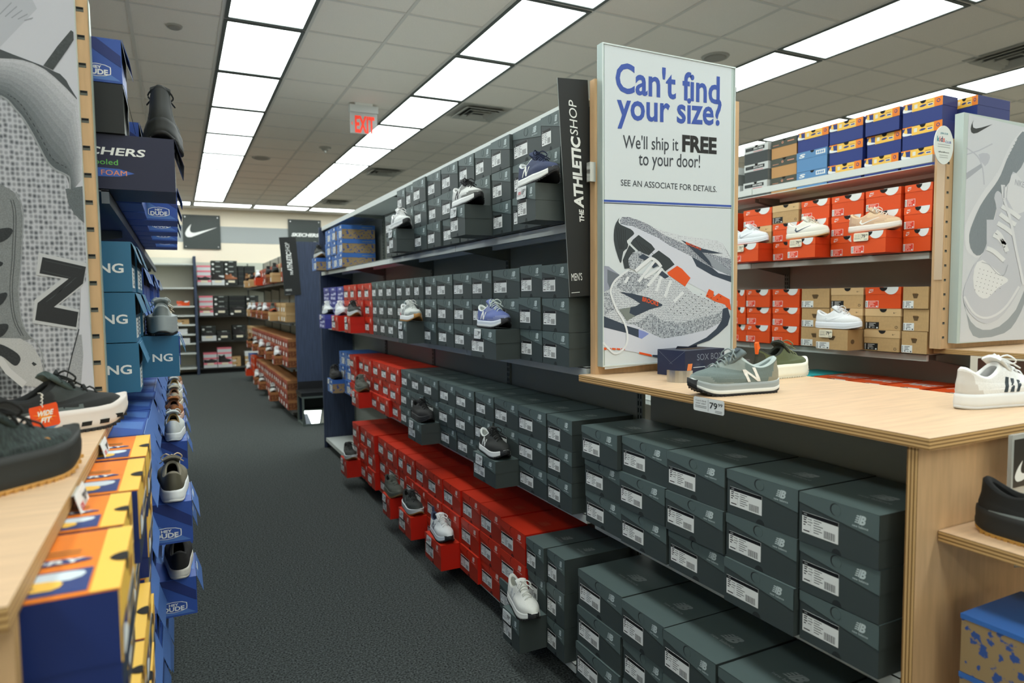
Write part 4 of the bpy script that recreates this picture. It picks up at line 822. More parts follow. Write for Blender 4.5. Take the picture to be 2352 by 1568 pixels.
A.poly([(xl, 190)]+z6(SUI[:9])+z7([(500, 20), (500, 90), (545, 160), (615, 225), (634, 520), (632, 690), (592, 700), (586, 890), (575, 1050), (520, 1250), (468, 1500)])+[(xl, 940)], KN, 3)
A.poly(z7([(480, -20), (505, 95), (548, 165), (618, 232), (606, -40)]), mat('heel_suede_print', (92, 100, 104), .7, var=.25, vscale=380), 5)
A.line(z6([(0, 750), (60, 785), (120, 855), (180, 925), (250, 1040), (310, 1155), (370, 1265), (430, 1325), (520, 1370), (545, 1400), (548, 1480)]), 4.2, mat('seam_print', (140, 146, 150), .6), 6, 3)
STI = mat('stitch_print', (44, 50, 54), .6)
for a, b in zip(smooth2([(60, 740), (150, 800), (230, 920), (330, 1090), (410, 1240), (520, 1310)], 7, False)[::2], smooth2([(60, 740), (150, 800), (230, 920), (330, 1090), (410, 1240), (520, 1310)], 7, False)[1::2]): A.line(z6([a, b]), 1.6, STI, 7)
EY = mat('eyestay_print', (118, 124, 127), .75, var=.22, vscale=420)
A.poly([(xl, 300), (-20, 410)]+z7([(100, 0), (150, 90), (165, 180), (150, 500), (132, 720), (150, 920), (200, 1040), (240, 1080), (150, 1100), (0, 1080)])+[(xl, 800)], EY, 5)
A.line(z7([(118, 0), (158, 95), (170, 180), (156, 500), (138, 720), (155, 930), (205, 1045), (280, 1120), (320, 1250), (320, 1420)]), 2.6, mat('seam_print', (140, 146, 150)), 7, 3)
for off in (-22, -40): A.line(z7([(118+off, 60), (140+off, 180), (128+off, 500), (112+off, 720), (135+off, 930), (195+off, 1060)]), 1.2, STI, 7, 3)
A.poly([(xl, 770)]+z7([(0, 1075), (150, 1078), (240, 1130), (300, 1230), (320, 1340), (300, 1440), (160, 1420), (60, 1330), (0, 1260)])+[(xl, 840)], mat('toe_suede_print', (170, 173, 175), .7, var=.12, vscale=420), 6)
A.poly([(xl, 850)]+z7([(0, 1230), (80, 1340), (170, 1420), (150, 1520), (0, 1520)])+[(xl, 950)], KND, 7).line(z7([(-10, 1220), (60, 1320), (180, 1420)]), 16, mat('lace_edge_print', (186, 189, 192), .6), 8)
LCB = mat('lace_dark_print', (40, 45, 49), .7, var=.3, vscale=260)
for P in ([(-40, 290), (60, 265), (95, 290), (50, 350), (-40, 380)], [(-40, 510), (20, 520), (10, 545), (-40, 560)], [(-40, 770), (40, 740), (52, 770), (10, 830), (-40, 840)], [(-40, 990), (45, 970), (62, 1000), (20, 1060), (-40, 1070)], [(-40, 1120), (30, 1130), (130, 1190), (150, 1240), (110, 1280), (30, 1220), (-40, 1180)]): A.poly(z7(P), LCB, 8, 3)
A.poly(z7([(232, 1262), (245, 1250), (272, 1268), (250, 1282)]), STI, 8)
A.poly(z7([(592, 690), (636, 660), (700, 1545), (585, 1500), (610, 1180), (580, 1060), (590, 900)]), mat('poster_lavender', (190, 193, 202)), 5).poly(z7([(578, 1050), (600, 1050), (612, 1200), (590, 1500), (470, 1480), (520, 1250)]), mat('sole_print', (150, 154, 158), .7, var=.2, vscale=300), 6)
A.line(z7([(580, 1010), (520, 1240), (470, 1470)]), 2.4, STI, 7, 3)
A.poly(z7([(284, 448), (640, 524), (632, 566), (612, 690), (432, 830), (584, 868), (568, 1014), (238, 966), (254, 795), (452, 640), (264, 612)]), mat('n_border_print', (180, 184, 188), .6), 8)
A.poly(z7([(312, 480), (632, 552), (610, 676), (396, 848), (576, 884), (560, 996), (258, 944), (276, 818), (504, 640), (290, 600)]), mat('n_black_print', (34, 38, 42), .6, var=.15, vscale=500), 9)
for a, b in ((z7([(330, 505), (600, 565)])), (z7([(310, 580), (520, 632)])), (z7([(560, 630), (370, 790)])), (z7([(530, 660), (340, 810)]))): A.line([a, b], .8, mat('n_stitch_print', (70, 76, 80), .6), 10)
pr = A.mb.obj('print', t); pr.location = -t.location

# --- white sneaker poster at the right
PY = 1.985
bl = at(2196, 787, 1, PY); t = thing('sneaker_poster', 'white sneaker poster with a black tick at the right edge', 'poster', (3.72, PY, bl.z-.004))
tr = at(2217, 258, 1, PY)
MB().box(at(2210, 400, 1, PY).x-3.72, .0005, 0, 4.0-3.72, .042, tr.z-bl.z+.004, mat('poster_core', (186, 200, 196))).obj('poster_board', t)
A = Art(1, PY); z5, z8 = Z(2130, 250, 6.27), Z(2180, 240, 2.61)
A.poly([(2225, 262), (2385, 300), (2385, 778), (2204, 786)], mat('nike_paper', (204, 208, 214), .5), 0)
A.poly(z5([(668, 160), (652, 215), (662, 268), (700, 283), (780, 268), (940, 220), (800, 300), (720, 345), (665, 356), (635, 335), (624, 290), (635, 230)]), mat('tick_black_print', (36, 42, 42), .5), 3)
LV1 = mat('lavender_shade_print', (184, 188, 198), .55); LV2 = mat('lavender_mid_print', (166, 171, 180), .55); SLP = wave_mat('sole_rib_print', (138, 147, 154), (104, 114, 122), 60, 'X', .6, 4); RIM = mat('rim_print', (214, 217, 222), .55)
A.line(z8([(105, 260), (170, 310), (200, 380), (210, 480)]), 3, LV1, 1, 3).line(z8([(105, 300), (180, 275), (260, 235)]), 3, LV1, 1).poly(z8([(175, 300), (230, 292), (245, 320), (215, 370)]), LV1, 1, 2).poly(z8([(103, 410), (190, 355), (200, 375), (104, 450)]), LV2, 2)
A.poly(z8([(450, 155), (410, 185), (370, 235), (330, 320), (290, 410), (220, 500), (150, 610), (110, 690), (92, 760), (100, 860), (140, 905), (180, 915), (240, 830), (320, 560), (450, 330)]), RIM, 2, 2)
A.poly(z8([(455, 165), (420, 185), (385, 240), (345, 330), (310, 420), (275, 480), (230, 540), (185, 610), (145, 700), (120, 780), (128, 860), (165, 905), (205, 885), (235, 800), (275, 660), (300, 560), (350, 480), (400, 415), (455, 330)]), SLP, 3, 2)
for k in range(16): c = (392-10.5*k-(k > 7)*(k-7)*3, 215+20.5*k); A.poly(z8([c, (c[0]+10, c[1]-14), (c[0]+16, c[1]-6), (c[0]+7, c[1]+9)]), RIM, 4)
A.poly(z8([(86, 1130), (88, 1200), (130, 1300), (200, 1350), (300, 1330), (400, 1230), (455, 1100), (455, 1180), (400, 1300), (330, 1370), (180, 1400), (120, 1340)]), mat('cast_print', (150, 158, 164), .55), 1, 2)
A.poly(z8([(225, 690), (350, 690), (360, 900), (225, 900)]), mat('shoe_white_dim_print', (192, 196, 205), .55), 4)
SH = mat('shoe_white_print', (212, 215, 220), .55); SH2 = mat('shoe_white_dim_print', (192, 196, 205), .55)
A.poly(z8([(305, 525), (285, 520), (270, 560), (285, 640), (240, 790), (200, 900), (150, 960), (105, 1060), (84, 1130), (92, 1195), (140, 1270), (210, 1312), (290, 1290), (370, 1200), (430, 1090), (455, 1000), (455, 560), (400, 410), (370, 430), (345, 560)]), SH2, 5, 2)
A.poly(z8([(400, 410), (375, 420), (350, 500), (345, 560), (400, 660), (455, 640), (455, 480)]), SH, 6, 1); A.words('NIKE', z8([(393, 480)])[0], z8([(448, 498)])[0], .03, LV2, 7, .03, .2)
A.poly(z8([(310, 480), (335, 482), (345, 540), (335, 570), (318, 560)]), SH, 8, 1).line(z8([(330, 490), (328, 560)]), 3, LV2, 9)
A.poly(z8([(150, 985), (200, 930), (310, 1020), (345, 1040), (350, 1062), (290, 1100), (230, 1160), (180, 1150), (148, 1095)]), mat('toe_white_print', (220, 223, 226), .55), 7, 2)
for (x, y) in [(185+23*c-6*r, 985+7*c+25*r) for r in range(6) for c in range(7) if 2 < c+r < 10 or c < 3]: A.poly(z8([(x-2, y-2), (x+2, y-2), (x+2, y+2), (x-2, y+2)]), mat('dot_print', (96, 104, 110), .6), 9)
A.line(z8([(90, 1150), (140, 1240), (205, 1278), (280, 1260), (350, 1200), (420, 1090)]), 5, RIM, 8, 3).line(z8([(195, 945), (240, 960), (290, 1015), (330, 1020), (352, 960)]), 1.6, LV2, 9, 3)
for (a, b, c) in (((315, 610), (370, 640), (425, 680)), ((305, 655), (350, 690), (400, 720)), ((290, 710), (340, 740), (385, 775)), ((280, 760), (310, 790), (348, 880)), ((265, 780), (300, 800), (340, 850)), ((225, 860), (270, 880), (330, 935))): A.line(z8([a, b, c]), 10, mat('toe_white_print', (220, 223, 226)), 10, 3).line(z8([(a[0]+2, a[1]+14), (b[0], b[1]+15), (c[0]-3, c[1]+13)]), 1.6, LV2, 9, 3)
A.line(z8([(330, 570), (370, 700), (400, 860), (430, 1000), (445, 1080)]), 6, RIM, 11, 3)
pr = A.mb.obj('print', t); pr.location = -t.location
# round hanging sign on the wood panel
c = at(2168, 333, 1, 2.0); t = thing('oval_sign', "small white oval sign reading kids club beside the rear wood panel", 'sign', c)
a, b = (at(2190, 333, 1, 2.0)-at(2146, 333, 1, 2.0)).length/2, (at(2168, 289, 1, 2.0)-at(2168, 378, 1, 2.0)).length/2
m = MB(); m.prism([(a*math.cos(k*PI/24), 0, b*math.sin(k*PI/24)) for k in range(48)], (0, .003, 0), mat('oval_white', (220, 226, 222), .45)); y = -.0006; TQ = mat('teal_ink', (40, 140, 160), .5); PU = mat('plum_ink', (90, 50, 90), .5); RO = mat('rose_ink', (226, 90, 80), .5)
text(m, 'JOIN OUR', (0, y, b*.55), FX_, FZ_, b*.09, TQ, width=a*.8, align='c', bold=.02)
for s, q, mm in (('k', -.72, TQ), ('i', -.48, RO), ('d', -.36, PU), ('s', -.10, RO)): text(m, s, (a*q, y, b*.16), FX_, FZ_, b*.28, mm, bold=.04, sx=1)
text(m, 'CLUB', (a*.12, y, b*.12), FX_, FZ_, b*.12, NB1, width=a*.62, bold=.02); text(m, '#RackRoom', (0, y, -b*.40), FX_, FZ_, b*.07, INK, width=a*1.1, align='c', bold=.02)
for z in (.0, -.12, -.55, -.66): m.face([(-a*(.65 if z > -.3 else .45), y, b*z), (a*(.65 if z > -.3 else .45), y, b*z), (a*(.65 if z > -.3 else .45), y, b*(z+.028)), (-a*(.65 if z > -.3 else .45), y, b*(z+.028))], mat('pale_grey_print', (150, 156, 154), .6))
m.obj('sign_board', t)
MB().box(.0, .003, -b*.9, .012, .02, .02, STEEL).obj('hanger', t)
# ------------------------------------------------------------------ sneakers: lofted upper, sole units, tongue, laces, emblem
def lerp(a, b, t): return a+(b-a)*t
def table(T, x):
    for (x0, y0), (x1, y1) in zip(T, T[1:]):
        if x <= x1: return y0+(y1-y0)*(x-x0)/(x1-x0) if x1 > x0 else y1
    return T[-1][1]
SHOE = {}
def shoe_meshes(key, L=.292, upper=(200, 200, 200), toe=None, heel=None, lining=(90, 90, 90), tongue=None, lace=(220, 220, 220), mid=(230, 230, 228), mid2=None, out=(30, 30, 30), logo=None, logoc=(240, 240, 240),
                th=.030, top=.098, collar=.0, chunky=0, knit=False, stripe=None, flat=False, wave=0, tab=None, edge=None, slip=False, holes=False, boxt=None, panel=None, rock=1.0, fine=False):
    s = L/.292; M = lambda nm, c, r=.65, **k: mat(f'{nm}_{c[0]}_{c[1]}_{c[2]}', c, r, **k)
    um = M('shoe_cloth', upper, .75, bump=.25, bscale=900, var=.10, vscale=500) if not knit else mat('streaky_knit', upper, .8, bump=.3, bscale=700, var=.75, vscale=150, stretch=(2.2, 1, .35), detail=2); tm = M('shoe_suede', toe or upper, .7, bump=.15, bscale=500); hm = M('shoe_heel', heel or toe or upper, .6); lm = M('shoe_lining', lining, .9)
    pm = M('shoe_panel', panel, .65) if panel else um
    # profile tables along the shoe: 0 heel .. 1 toe
    HW = [(0, .030), (.1, .034), (.25, .0335), (.4, .035), (.55, .041), (.7, .047), (.82, .0455), (.92, .038), (1, .026)]
    toez = .052 if not flat else .050
    FRONT = [(0, 1.0, .024), (.18, .998, .040), (.36, .972, .053), (.52, .905, .061+.004*chunky), (.66, .80, .068), (.80, .675, .080), (.92, .56, .094), (1, .49, top*1.0)]
    BACK = [(0, .012, .024), (.25, -.008, .040), (.5, -.006, .058), (.75, .012, .076), (1, .020, top-.006)]
    def fr(T, v, j):
        return table([(q[0], q[j]) for q in T], v)
    NU = 96 if fine else 44
    def ring(v, inset=0.0, dz=0.0):
        xf, zf, xb, zb = fr(FRONT, v, 1), fr(FRONT, v, 2), fr(BACK, v, 1), fr(BACK, v, 2)
        R = []
        for k in range(NU):
            a = 2*PI*k/NU; c = math.cos(a); sg = math.sin(a)
            u = .5+.5*(abs(c)**.85)*(1 if c >= 0 else -1)
            x = lerp(xb, xf, u); n = 2.6
            e = max(0, 1-abs(2*u-1)**n)**(1/n)
            w = table(HW, min(max(x, 0), 1)); w *= lerp(1.0, .74, v**1.4) * (1+.05*math.sin(PI*min(v*1.6, 1)))
            if v > .55 and x > .5: w *= lerp(1, .62, min(1, (v-.55)/.45)*min(1, (x-.5)/.12+.3))
            y = (w-inset)*e*(1 if sg >= 0 else -1)
            sag = math.sin(PI*min(max(u, 0), 1))
            z = lerp(zb, zf, u**1.3) - sag*v*v*(.026 if v > .3 else .01)*(1-collar*.6) + dz
            if v < .05: z = th*.62 + (.010 if u > .93 else 0)
            xx = lerp(xb + inset*6, xf - inset*6, u) if inset else x
            R.append(Vector((xx*L, y*s, z*s)))
        return R
    VS = [0, .10, .2, .3, .4, .5, .6, .7, .8, .9, .97, 1.0]
    if fine: VS = [k/40 for k in range(41)]
    rings = [ring(v) for v in VS]
    def fm(a, b):
        u = .5+.5*math.cos(2*PI*(b+.5)/NU); v = VS[a]
        x = lerp(fr(BACK, v, 1), fr(FRONT, v, 1), u)
        if toe and (x > .80-.30*max(0, .3-v) and v < .36): return tm
        if toe and v < .14 and x > .55: return tm
        if toe and .42 < x < .74 and v > .74 and u > .6: return tm
        if heel and x < .17-.10*v+.05*(v < .3) and v < .92: return hm
        if panel and .22 < x < .55 and v < .75: return pm
        return um
    mb = MB(); mb.rings(rings, um, fm=fm)
    # padded collar rolling inwards, then the lining
    mb.rings([ring(1.0), ring(1.0, .003, .004), ring(1.0, .007, .003), ring(.985, .0095, -.004)], M('shoe_collar', lining if lining else upper, .85))
    parts = [('upper', mb.data('upper'), [])]
    li = MB(); li.rings([ring(.985, .0095, -.004), ring(.8, .0075, -.004), ring(.55, .007, -.006), ring(.3, .0065, 0)], lm, cap1=True); parts.append(('lining', li.data('lining'), []))
    # soles
    def outline(grow, z, lift=0, heelup=.006):
        R = []
        for k in range(NU):
            a = 2*PI*k/NU; c = math.cos(a); u = .5+.5*(abs(c)**.85)*(1 if c >= 0 else -1); n = 2.6; e = max(0, 1-abs(2*u-1)**n)**(1/n)
            x = lerp(-.012-grow*2, 1.004+grow*2, u); y = (table(HW, min(max(x, 0), 1))+grow)*e*(1 if math.sin(a) >= 0 else -1)
            up = rock*lift*(max(0, (x-.74)/.26)**1.8*.026 + max(0, (.12-x)/.12)**2*heelup)
            R.append(Vector((x*L, y*s, (z+up)*s)))
        return R
    g = .0035+.003*chunky
    mm = M('shoe_foam', mid, .6); m2 = M('shoe_foam', mid2, .6) if mid2 else mm; om = M('shoe_rubber', out, .6)
    so = MB(); hi = th*(1+.25*chunky); zt = [.006, .010, hi*.42, hi*.5, hi*.85, hi]
    R = [outline(g-.0015, .006, 1), outline(g, .009, 1), outline(g+.0005+wave*.002, hi*.38, .9), outline(g-.0012*(1 if not flat else 0), hi*.5, .8), outline(g-.001+wave*.001, hi*.78, .7), outline(g-.0025, hi, .6)]
    if wave: R = [outline(g+(.0022 if k % 2 else -.0012), .006+(hi-.006)*k/9, 1-.05*k) for k in range(10)]
    so.rings(R, mm, fm=(lambda a, b: m2 if (a >= len(R)-3) else mm), cap1=True)
    if holes:
        for k in range(7):
            x = .10+.125*k
            for sgn in (-1, 1):
                y = (table(HW, x)+g-.0005)*s*max(.1, 1-abs(2*(x+.012)/1.024-1)**2.6)**(1/2.6); q = [(x*L-.010, sgn*y, .012), (x*L+.010, sgn*(y+.0006), .012), (x*L+.012, sgn*(y+.0006), .020), (x*L-.008, sgn*y, .020)]
                up = rock*max(0, (x-.74)/.26)**1.8*.026; so.prism([(a, b, c+up) for a, b, c in q], (0, sgn*.0018, 0), BLACK)
    parts.append(('midsole', so.data('midsole'), []))
    ou = MB(); R = [outline(g-.004, 0, 1), outline(g-.0012, .0012, 1), outline(g-.0008, .0065, 1)]
    ou.rings(R, om, cap0=True, cap1=True)
    # toe bumper wrapping up
    if edge:
        em = M('shoe_rubber', edge, .6); rr = []
        for v in (0.02, .10, .17, .23):
            q = ring(v); rr.append([p + Vector((.0022 if p.x > .9*L else 0, .0012*(1 if p.y > 0 else -1), 0)) for p in [q[(k-NU//2) % NU] for k in range(NU//2-NU//11, NU//2+NU//11+1)]])
        rr = [[p for p in r] for r in rr]; rr = [outline(g, .008, 1)] and [[outline(g+.0006, .006, 1)[(k-NU//2) % NU] for k in range(NU//2-NU//11, NU//2+NU//11+1)]] + [[outline(g+.0002, hi*.8, .8)[(k-NU//2) % NU] for k in range(NU//2-NU//11, NU//2+NU//11+1)]] + rr[2:]
        ou.rings(rr, em, closed=False)
    if not flat:
        for k in range(22):                                         # tread lugs along the edge
            x = .06+.042*k
            for sgn in (-1, 1):
                y = (table(HW, x)+g-.0035)*s*max(.1, 1-abs(2*(x+.012)/1.024-1)**2.6)**(1/2.6); up = rock*max(0, (x-.74)/.26)**1.8*.026
                ou.box(x*L-.0035, min(sgn*y, sgn*(y+.0035)), -.0002+up*s, x*L+.0035, max(sgn*y, sgn*(y+.0035)), .005+up*s, om)
    parts.append(('outsole', ou.data('outsole'), []))
    # tongue
    if not slip:
        tg = MB(); tc = M('shoe_tongue', tongue or upper, .75); R = []
        for k in range(7):
            f = k/6; x = lerp(.66, .435, f)*L; z = lerp(.078, top+.022, f)*s; w = lerp(.016, .024, f)*s
            R.append([Vector((x+(.0 if j in (1, 2, 3) else -.004), lerp(-w, w, j/4), z - abs(j-2)**2*.0018*s)) for j in range(5)] + [Vector((x-.009, lerp(w, -w, j/4), z-.006-abs(j-2)**2*.0018*s)) for j in range(5)])
        tg.rings(R, tc, cap0=True, cap1=True)
        if boxt:
            a, b = R[4][2], R[6][2]; d = (b-a); n = Vector((0, 1, 0)).cross(d).normalized(); n = n if n.x > 0 or n.z > 0 else -n
            o = a + d*.10 + n*.0022; poly2(tg, [(-.013, 0), (.013, 0), (.013, 1), (-.013, 1)], o, (0, -1, 0) if 0 else (0, 1, 0), d*.8, M('tongue_patch', boxt, .5), 1, 1)
        parts.append(('tongue', tg.data('tongue'), []))
        lc = MB(); lm_ = M('shoe_lace', lace, .8)
        for k in range(6):
            f = k/5; x = lerp(.735, .51, f)*L; z = (table([(.49, top+.008), (.56, .096), (.65, .0845), (.76, .0725)], x/L)+.003)*s; w = lerp(.017, .021, f)*s
            dx = .010*(1 if k % 2 else -1)
            lc.tube([(x-dx*.4, -w, z-.010*s), (x-dx*.3, -w*.6, z-.001), (x, 0, z+.003), (x+dx*.3, w*.6, z-.001), (x+dx*.4, w, z-.010*s)], .0027, lm_, 6, .6)
        zz = (top+.012)*s; x = .50*L
        for sg in (-1, 1):
            lc.tube(smooth2([(x, 0, zz), (x+.010, sg*.016, zz+.008), (x+.022, sg*.030, zz-.004), (x+.020, sg*.022, zz-.012), (x+.004, sg*.004, zz-.003)], 3, False), .0021, lm_, 5); lc.tube(smooth2([(x, 0, zz), (x+.012, sg*.012, zz-.004), (x+.034, sg*.034, zz-.022)], 3, False), .0019, lm_, 5)
        lc.tube([(x-.004, -.006, zz), (x, 0, zz+.004), (x+.004, .006, zz)], .0045, lm_, 6)
        parts.append(('laces', lc.data('laces'), []))
    if tab:
        tb = MB(); m = M('shoe_tab', tab, .6); a, b = Vector((.012*L, 0, (top-.02)*s)), Vector((-.012*L, 0, (top+.016)*s))
        tb.prism([a+Vector((0, -.006, 0)), b+Vector((0, -.006, 0)), b+Vector((.010, -.006, .004)), Vector((.05*L, -.006, top*s))], (0, .012, 0), m); parts.append(('pull_tab', tb.data('pull_tab'), []))
    # emblem on both flanks, wrapped on the surface
    if logo:
        pts = []
        for v in [k/40 for k in range(2, 41)]:
            r = ring(v)
            for k in range(1, NU//2, 2 if fine else 1): pts.append(r[k])
        def wrap(x, z, off):
            p = min(pts, key=lambda q: (q.x-x)**2+(q.z-z)**2); near = sorted(pts, key=lambda q: (q.x-x)**2+(q.z-z)**2)[:3]
            y = sum(q.y for q in near)/3; return Vector((x, y+off, z))
        lgs = {1: MB(), -1: MB()}; lmq = M('shoe_emblem', logoc, .55)
        def strip(P, Q, n=5, sides=(1, -1)):
            for sgn in sides:
                for k in range(n):
                    f0, f1 = k/n, (k+1)/n; C = []
                    for (a, b), f in ((P, f0), (P, f1), (Q, f1), (Q, f0)): x, z = lerp(a[0], b[0], f), lerp(a[1], b[1], f); p = wrap(x*L, z*s, .0016); C.append(Vector((p.x, p.y*sgn, p.z)))
                    n_ = (C[1]-C[0]).cross(C[3]-C[0]); C = C if n_.y*sgn > 0 else C[::-1]
                    lgs[sgn].prism(C[::-1], (0, -.0012*sgn, 0), lmq, cap=True)
        if logo == 'N':
            # slanted letter: two stems and a diagonal
            strip(((.385, .034), (.435, .066)), ((.420, .034), (.470, .066))); strip(((.265, .034), (.315, .070)), ((.300, .034), (.350, .070))); strip(((.310, .070), (.385, .034)), ((.350, .070), (.420, .034)), 5, (-1,)); strip(((.265, .034), (.430, .066)), ((.300, .034), (.470, .066)), 7, (1,))
        elif logo == 'tick':
            for (P, Q) in ((((.30, .060), (.275, .046)), ((.32, .054), (.305, .048))), (((.275, .046), (.33, .034)), ((.305, .048), (.345, .042))), (((.33, .034), (.66, .062)), ((.345, .042), (.66, .064)))): strip(P, Q)
        elif logo == 'three':
            for k in range(3): strip(((.40+.066*k, .036), (.450+.066*k, .070-.004*k)), ((.432+.066*k, .036), (.482+.066*k, .069-.004*k)))
        elif logo == 'bar': strip(((.10, .040), (.60, .044)), ((.10, .048), (.60, .054)), 8)
        elif logo == 'V': strip(((.30, .066), (.42, .036)), ((.335, .066), (.44, .036))); strip(((.42, .036), (.52, .058)), ((.44, .036), (.54, .058)))
        for q in (1, -1): parts[0][2].append(('emblem', lgs[q].data('emblem')))
    SHOE[key] = parts; return parts
NSHOE = [0]
def shoe(key, loc, head, label, group=None, scale=1, pitch=0, zs=1.1):
    """head = heading of the toe in degrees, measured from +X towards +Y; loc = middle of the sole"""
    t = thing('sneaker', label, 'shoe', loc, math.radians(head), group)
    t.rotation_euler = (0, -pitch, math.radians(head)); t.scale = (scale, scale, scale*zs)
    L = .146
    for n, me, sub in SHOE[key]:
        o = link(n, me, t, (-L, 0, 0))
        for k, md in sub: link(k, md, o)
    NSHOE[0] += 1; return t
W_, K_, G_ = (228, 230, 228), (26, 27, 28), (122, 134, 130)
S = shoe_meshes
S('grey515', fine=True, upper=(104, 118, 116), toe=(132, 142, 138), heel=(140, 138, 122), lining=(178, 190, 188), tongue=(98, 110, 112), lace=(136, 148, 148), mid=(226, 230, 228), mid2=(150, 158, 158), out=(26, 27, 28), logo='N', logoc=(226, 224, 218), edge=(28, 29, 30), boxt=(70, 82, 88), th=.032)
S('olive', fine=True, upper=(84, 92, 62), toe=None, heel=(52, 56, 44), lining=(38, 42, 34), tongue=(44, 48, 40), lace=(120, 126, 96), mid=(232, 230, 214), mid2=(232, 230, 214), out=(206, 202, 184), logo=None, tab=(240, 104, 30), th=.040, top=.104, chunky=.6)
S('court', fine=True, upper=(228, 229, 228), heel=(206, 203, 198), lining=(232, 232, 230), tongue=W_, lace=(236, 238, 238), mid=(226, 228, 228), out=(214, 216, 216), logo='three', logoc=(46, 58, 66), flat=True, th=.034, rock=.35)
S('sprint', fine=True, upper=(30, 32, 32), toe=(34, 36, 36), lining=(24, 25, 25), lace=(20, 20, 20), mid=(34, 36, 36), out=(176, 132, 62), logo='bar', logoc=(128, 138, 138), th=.040, chunky=.6, top=.108)
S('glide', fine=True, upper=(26, 28, 27), toe=(44, 50, 48), heel=(34, 38, 37), lining=(26, 28, 28), tongue=(64, 78, 76), lace=(30, 34, 34), mid=(214, 206, 198), out=(40, 40, 40), logo='bar', logoc=(76, 86, 84), th=.040, chunky=.5, holes=True)
S('knit', fine=True, knit=True, upper=(42, 52, 50), toe=None, heel=(28, 32, 32), lining=(24, 26, 26), tongue=(40, 52, 50), lace=(24, 26, 26), mid=(40, 42, 40), out=(196, 146, 76), th=.042, chunky=.6)
S('navyN', upper=(48, 58, 88), toe=(52, 62, 92), lining=(200, 206, 206), lace=(36, 44, 70), mid=(224, 226, 222), out=(24, 24, 26), logo='N', logoc=(220, 222, 216), edge=(28, 29, 32))
S('greyblackN', upper=(206, 208, 204), toe=(128, 130, 126), heel=(190, 192, 188), lining=(210, 212, 210), tongue=(40, 42, 42), lace=(34, 36, 36), mid=(226, 228, 226), out=(20, 20, 20), logo='N', logoc=(40, 42, 44), edge=(24, 24, 24))
S('whitedad', upper=(222, 224, 222), toe=(204, 206, 204), heel=(210, 212, 212), lining=W_, lace=(236, 236, 234), mid=(226, 226, 224), mid2=(190, 194, 194), out=(34, 36, 36), logo='N', logoc=(120, 126, 128), chunky=.8, edge=(30, 32, 32))
S('periwinkle', upper=(92, 106, 160), toe=(118, 128, 168), heel=(120, 130, 172), lining=(214, 220, 216), tongue=(100, 112, 164), lace=(214, 224, 218), mid=(222, 226, 226), mid2=(196, 204, 214), out=(22, 22, 24), logo='N', logoc=(228, 230, 226), edge=(30, 30, 34))
S('whitegum', upper=(206, 210, 204), toe=(150, 156, 150), heel=(200, 60, 56), lining=W_, lace=(226, 228, 224), mid=W_, out=(170, 122, 60), logo='N', logoc=(130, 134, 134), edge=(168, 120, 60))
S('blackN', upper=(38, 40, 38), toe=(44, 46, 44), lining=(206, 210, 206), lace=(26, 27, 28), mid=(220, 222, 220), out=(26, 27, 28), logo='N', logoc=(222, 224, 220), edge=(26, 27, 28))
S('allblack', upper=(34, 34, 33), toe=(38, 37, 36), lining=(26, 26, 26), lace=(22, 22, 22), mid=(32, 32, 32), out=(28, 28, 28), logo=None, chunky=.4)
S('blackwhite', upper=(46, 50, 48), toe=(58, 62, 58), lining=(38, 40, 38), lace=(34, 36, 36), mid=(218, 224, 224), out=(150, 112, 58), logo='V', logoc=(110, 116, 114), chunky=.4, wave=.6)
S('olivegrey', upper=(74, 78, 70), toe=(92, 96, 86), lining=(50, 52, 48), lace=(110, 116, 108), mid=(78, 82, 74), out=(120, 98, 62), chunky=.3)
S('whitesport', upper=(222, 226, 226), toe=(216, 220, 220), heel=(206, 212, 214), lining=(58, 66, 92), tongue=(220, 224, 224), lace=(232, 234, 234), mid=(216, 222, 226), mid2=(196, 204, 210), out=(30, 32, 34), logo='N', logoc=(110, 118, 128), edge=(32, 34, 36), tab=(44, 52, 80))
S('allwhite', upper=(226, 227, 220), toe=(222, 223, 216), heel=(216, 217, 210), lining=(206, 208, 200), lace=(230, 231, 226), mid=(228, 229, 224), out=(36, 36, 36), logo='N', logoc=(198, 202, 202), edge=(34, 34, 34))
S('tick_white', upper=(232, 235, 237), lining=(232, 234, 236), lace=(238, 240, 242), mid=(226, 230, 236), out=(222, 226, 232), logo='tick', logoc=(222, 226, 230), flat=True, th=.033, rock=.5)
S('tick_grey', upper=(226, 230, 233), toe=(220, 226, 230), lining=W_, lace=(232, 236, 238), mid=(222, 228, 232), out=(214, 220, 224), logo='tick', logoc=(176, 184, 192), flat=True, th=.032, rock=.5)
S('tick_navy', upper=(230, 228, 218), toe=(226, 224, 212), lining=(232, 230, 220), lace=(232, 228, 208), mid=(226, 222, 206), out=(190, 150, 96), logo='tick', logoc=(50, 66, 88), flat=True, th=.030, rock=.5)
S('tick_tan', upper=(206, 172, 142), toe=(224, 194, 158), heel=(196, 158, 130), lining=(222, 190, 154), lace=(240, 236, 226), mid=(228, 220, 210), mid2=(228, 220, 210), out=(196, 158, 130), logo='tick', logoc=(240, 238, 232), flat=True, th=.032, rock=.5)
S('silver', upper=(146, 152, 150), toe=(160, 166, 164), heel=(116, 122, 120), lining=(140, 146, 144), lace=(176, 182, 180), mid=(150, 158, 158), out=(22, 23, 24), chunky=1.0, wave=1.6, th=.046)
S('sportblack', upper=(40, 43, 42), toe=(34, 36, 36), heel=(46, 49, 48), lining=(30, 31, 31), lace=(28, 29, 29), mid=(34, 37, 36), out=(18, 18, 18), chunky=.8, top=.108)
S('taupe', upper=(112, 106, 88), heel=(84, 80, 64), lining=(120, 114, 98), tongue=(108, 102, 86), lace=(196, 178, 150), mid=(226, 228, 226), out=(214, 214, 208), th=.034, flat=True, top=.090)
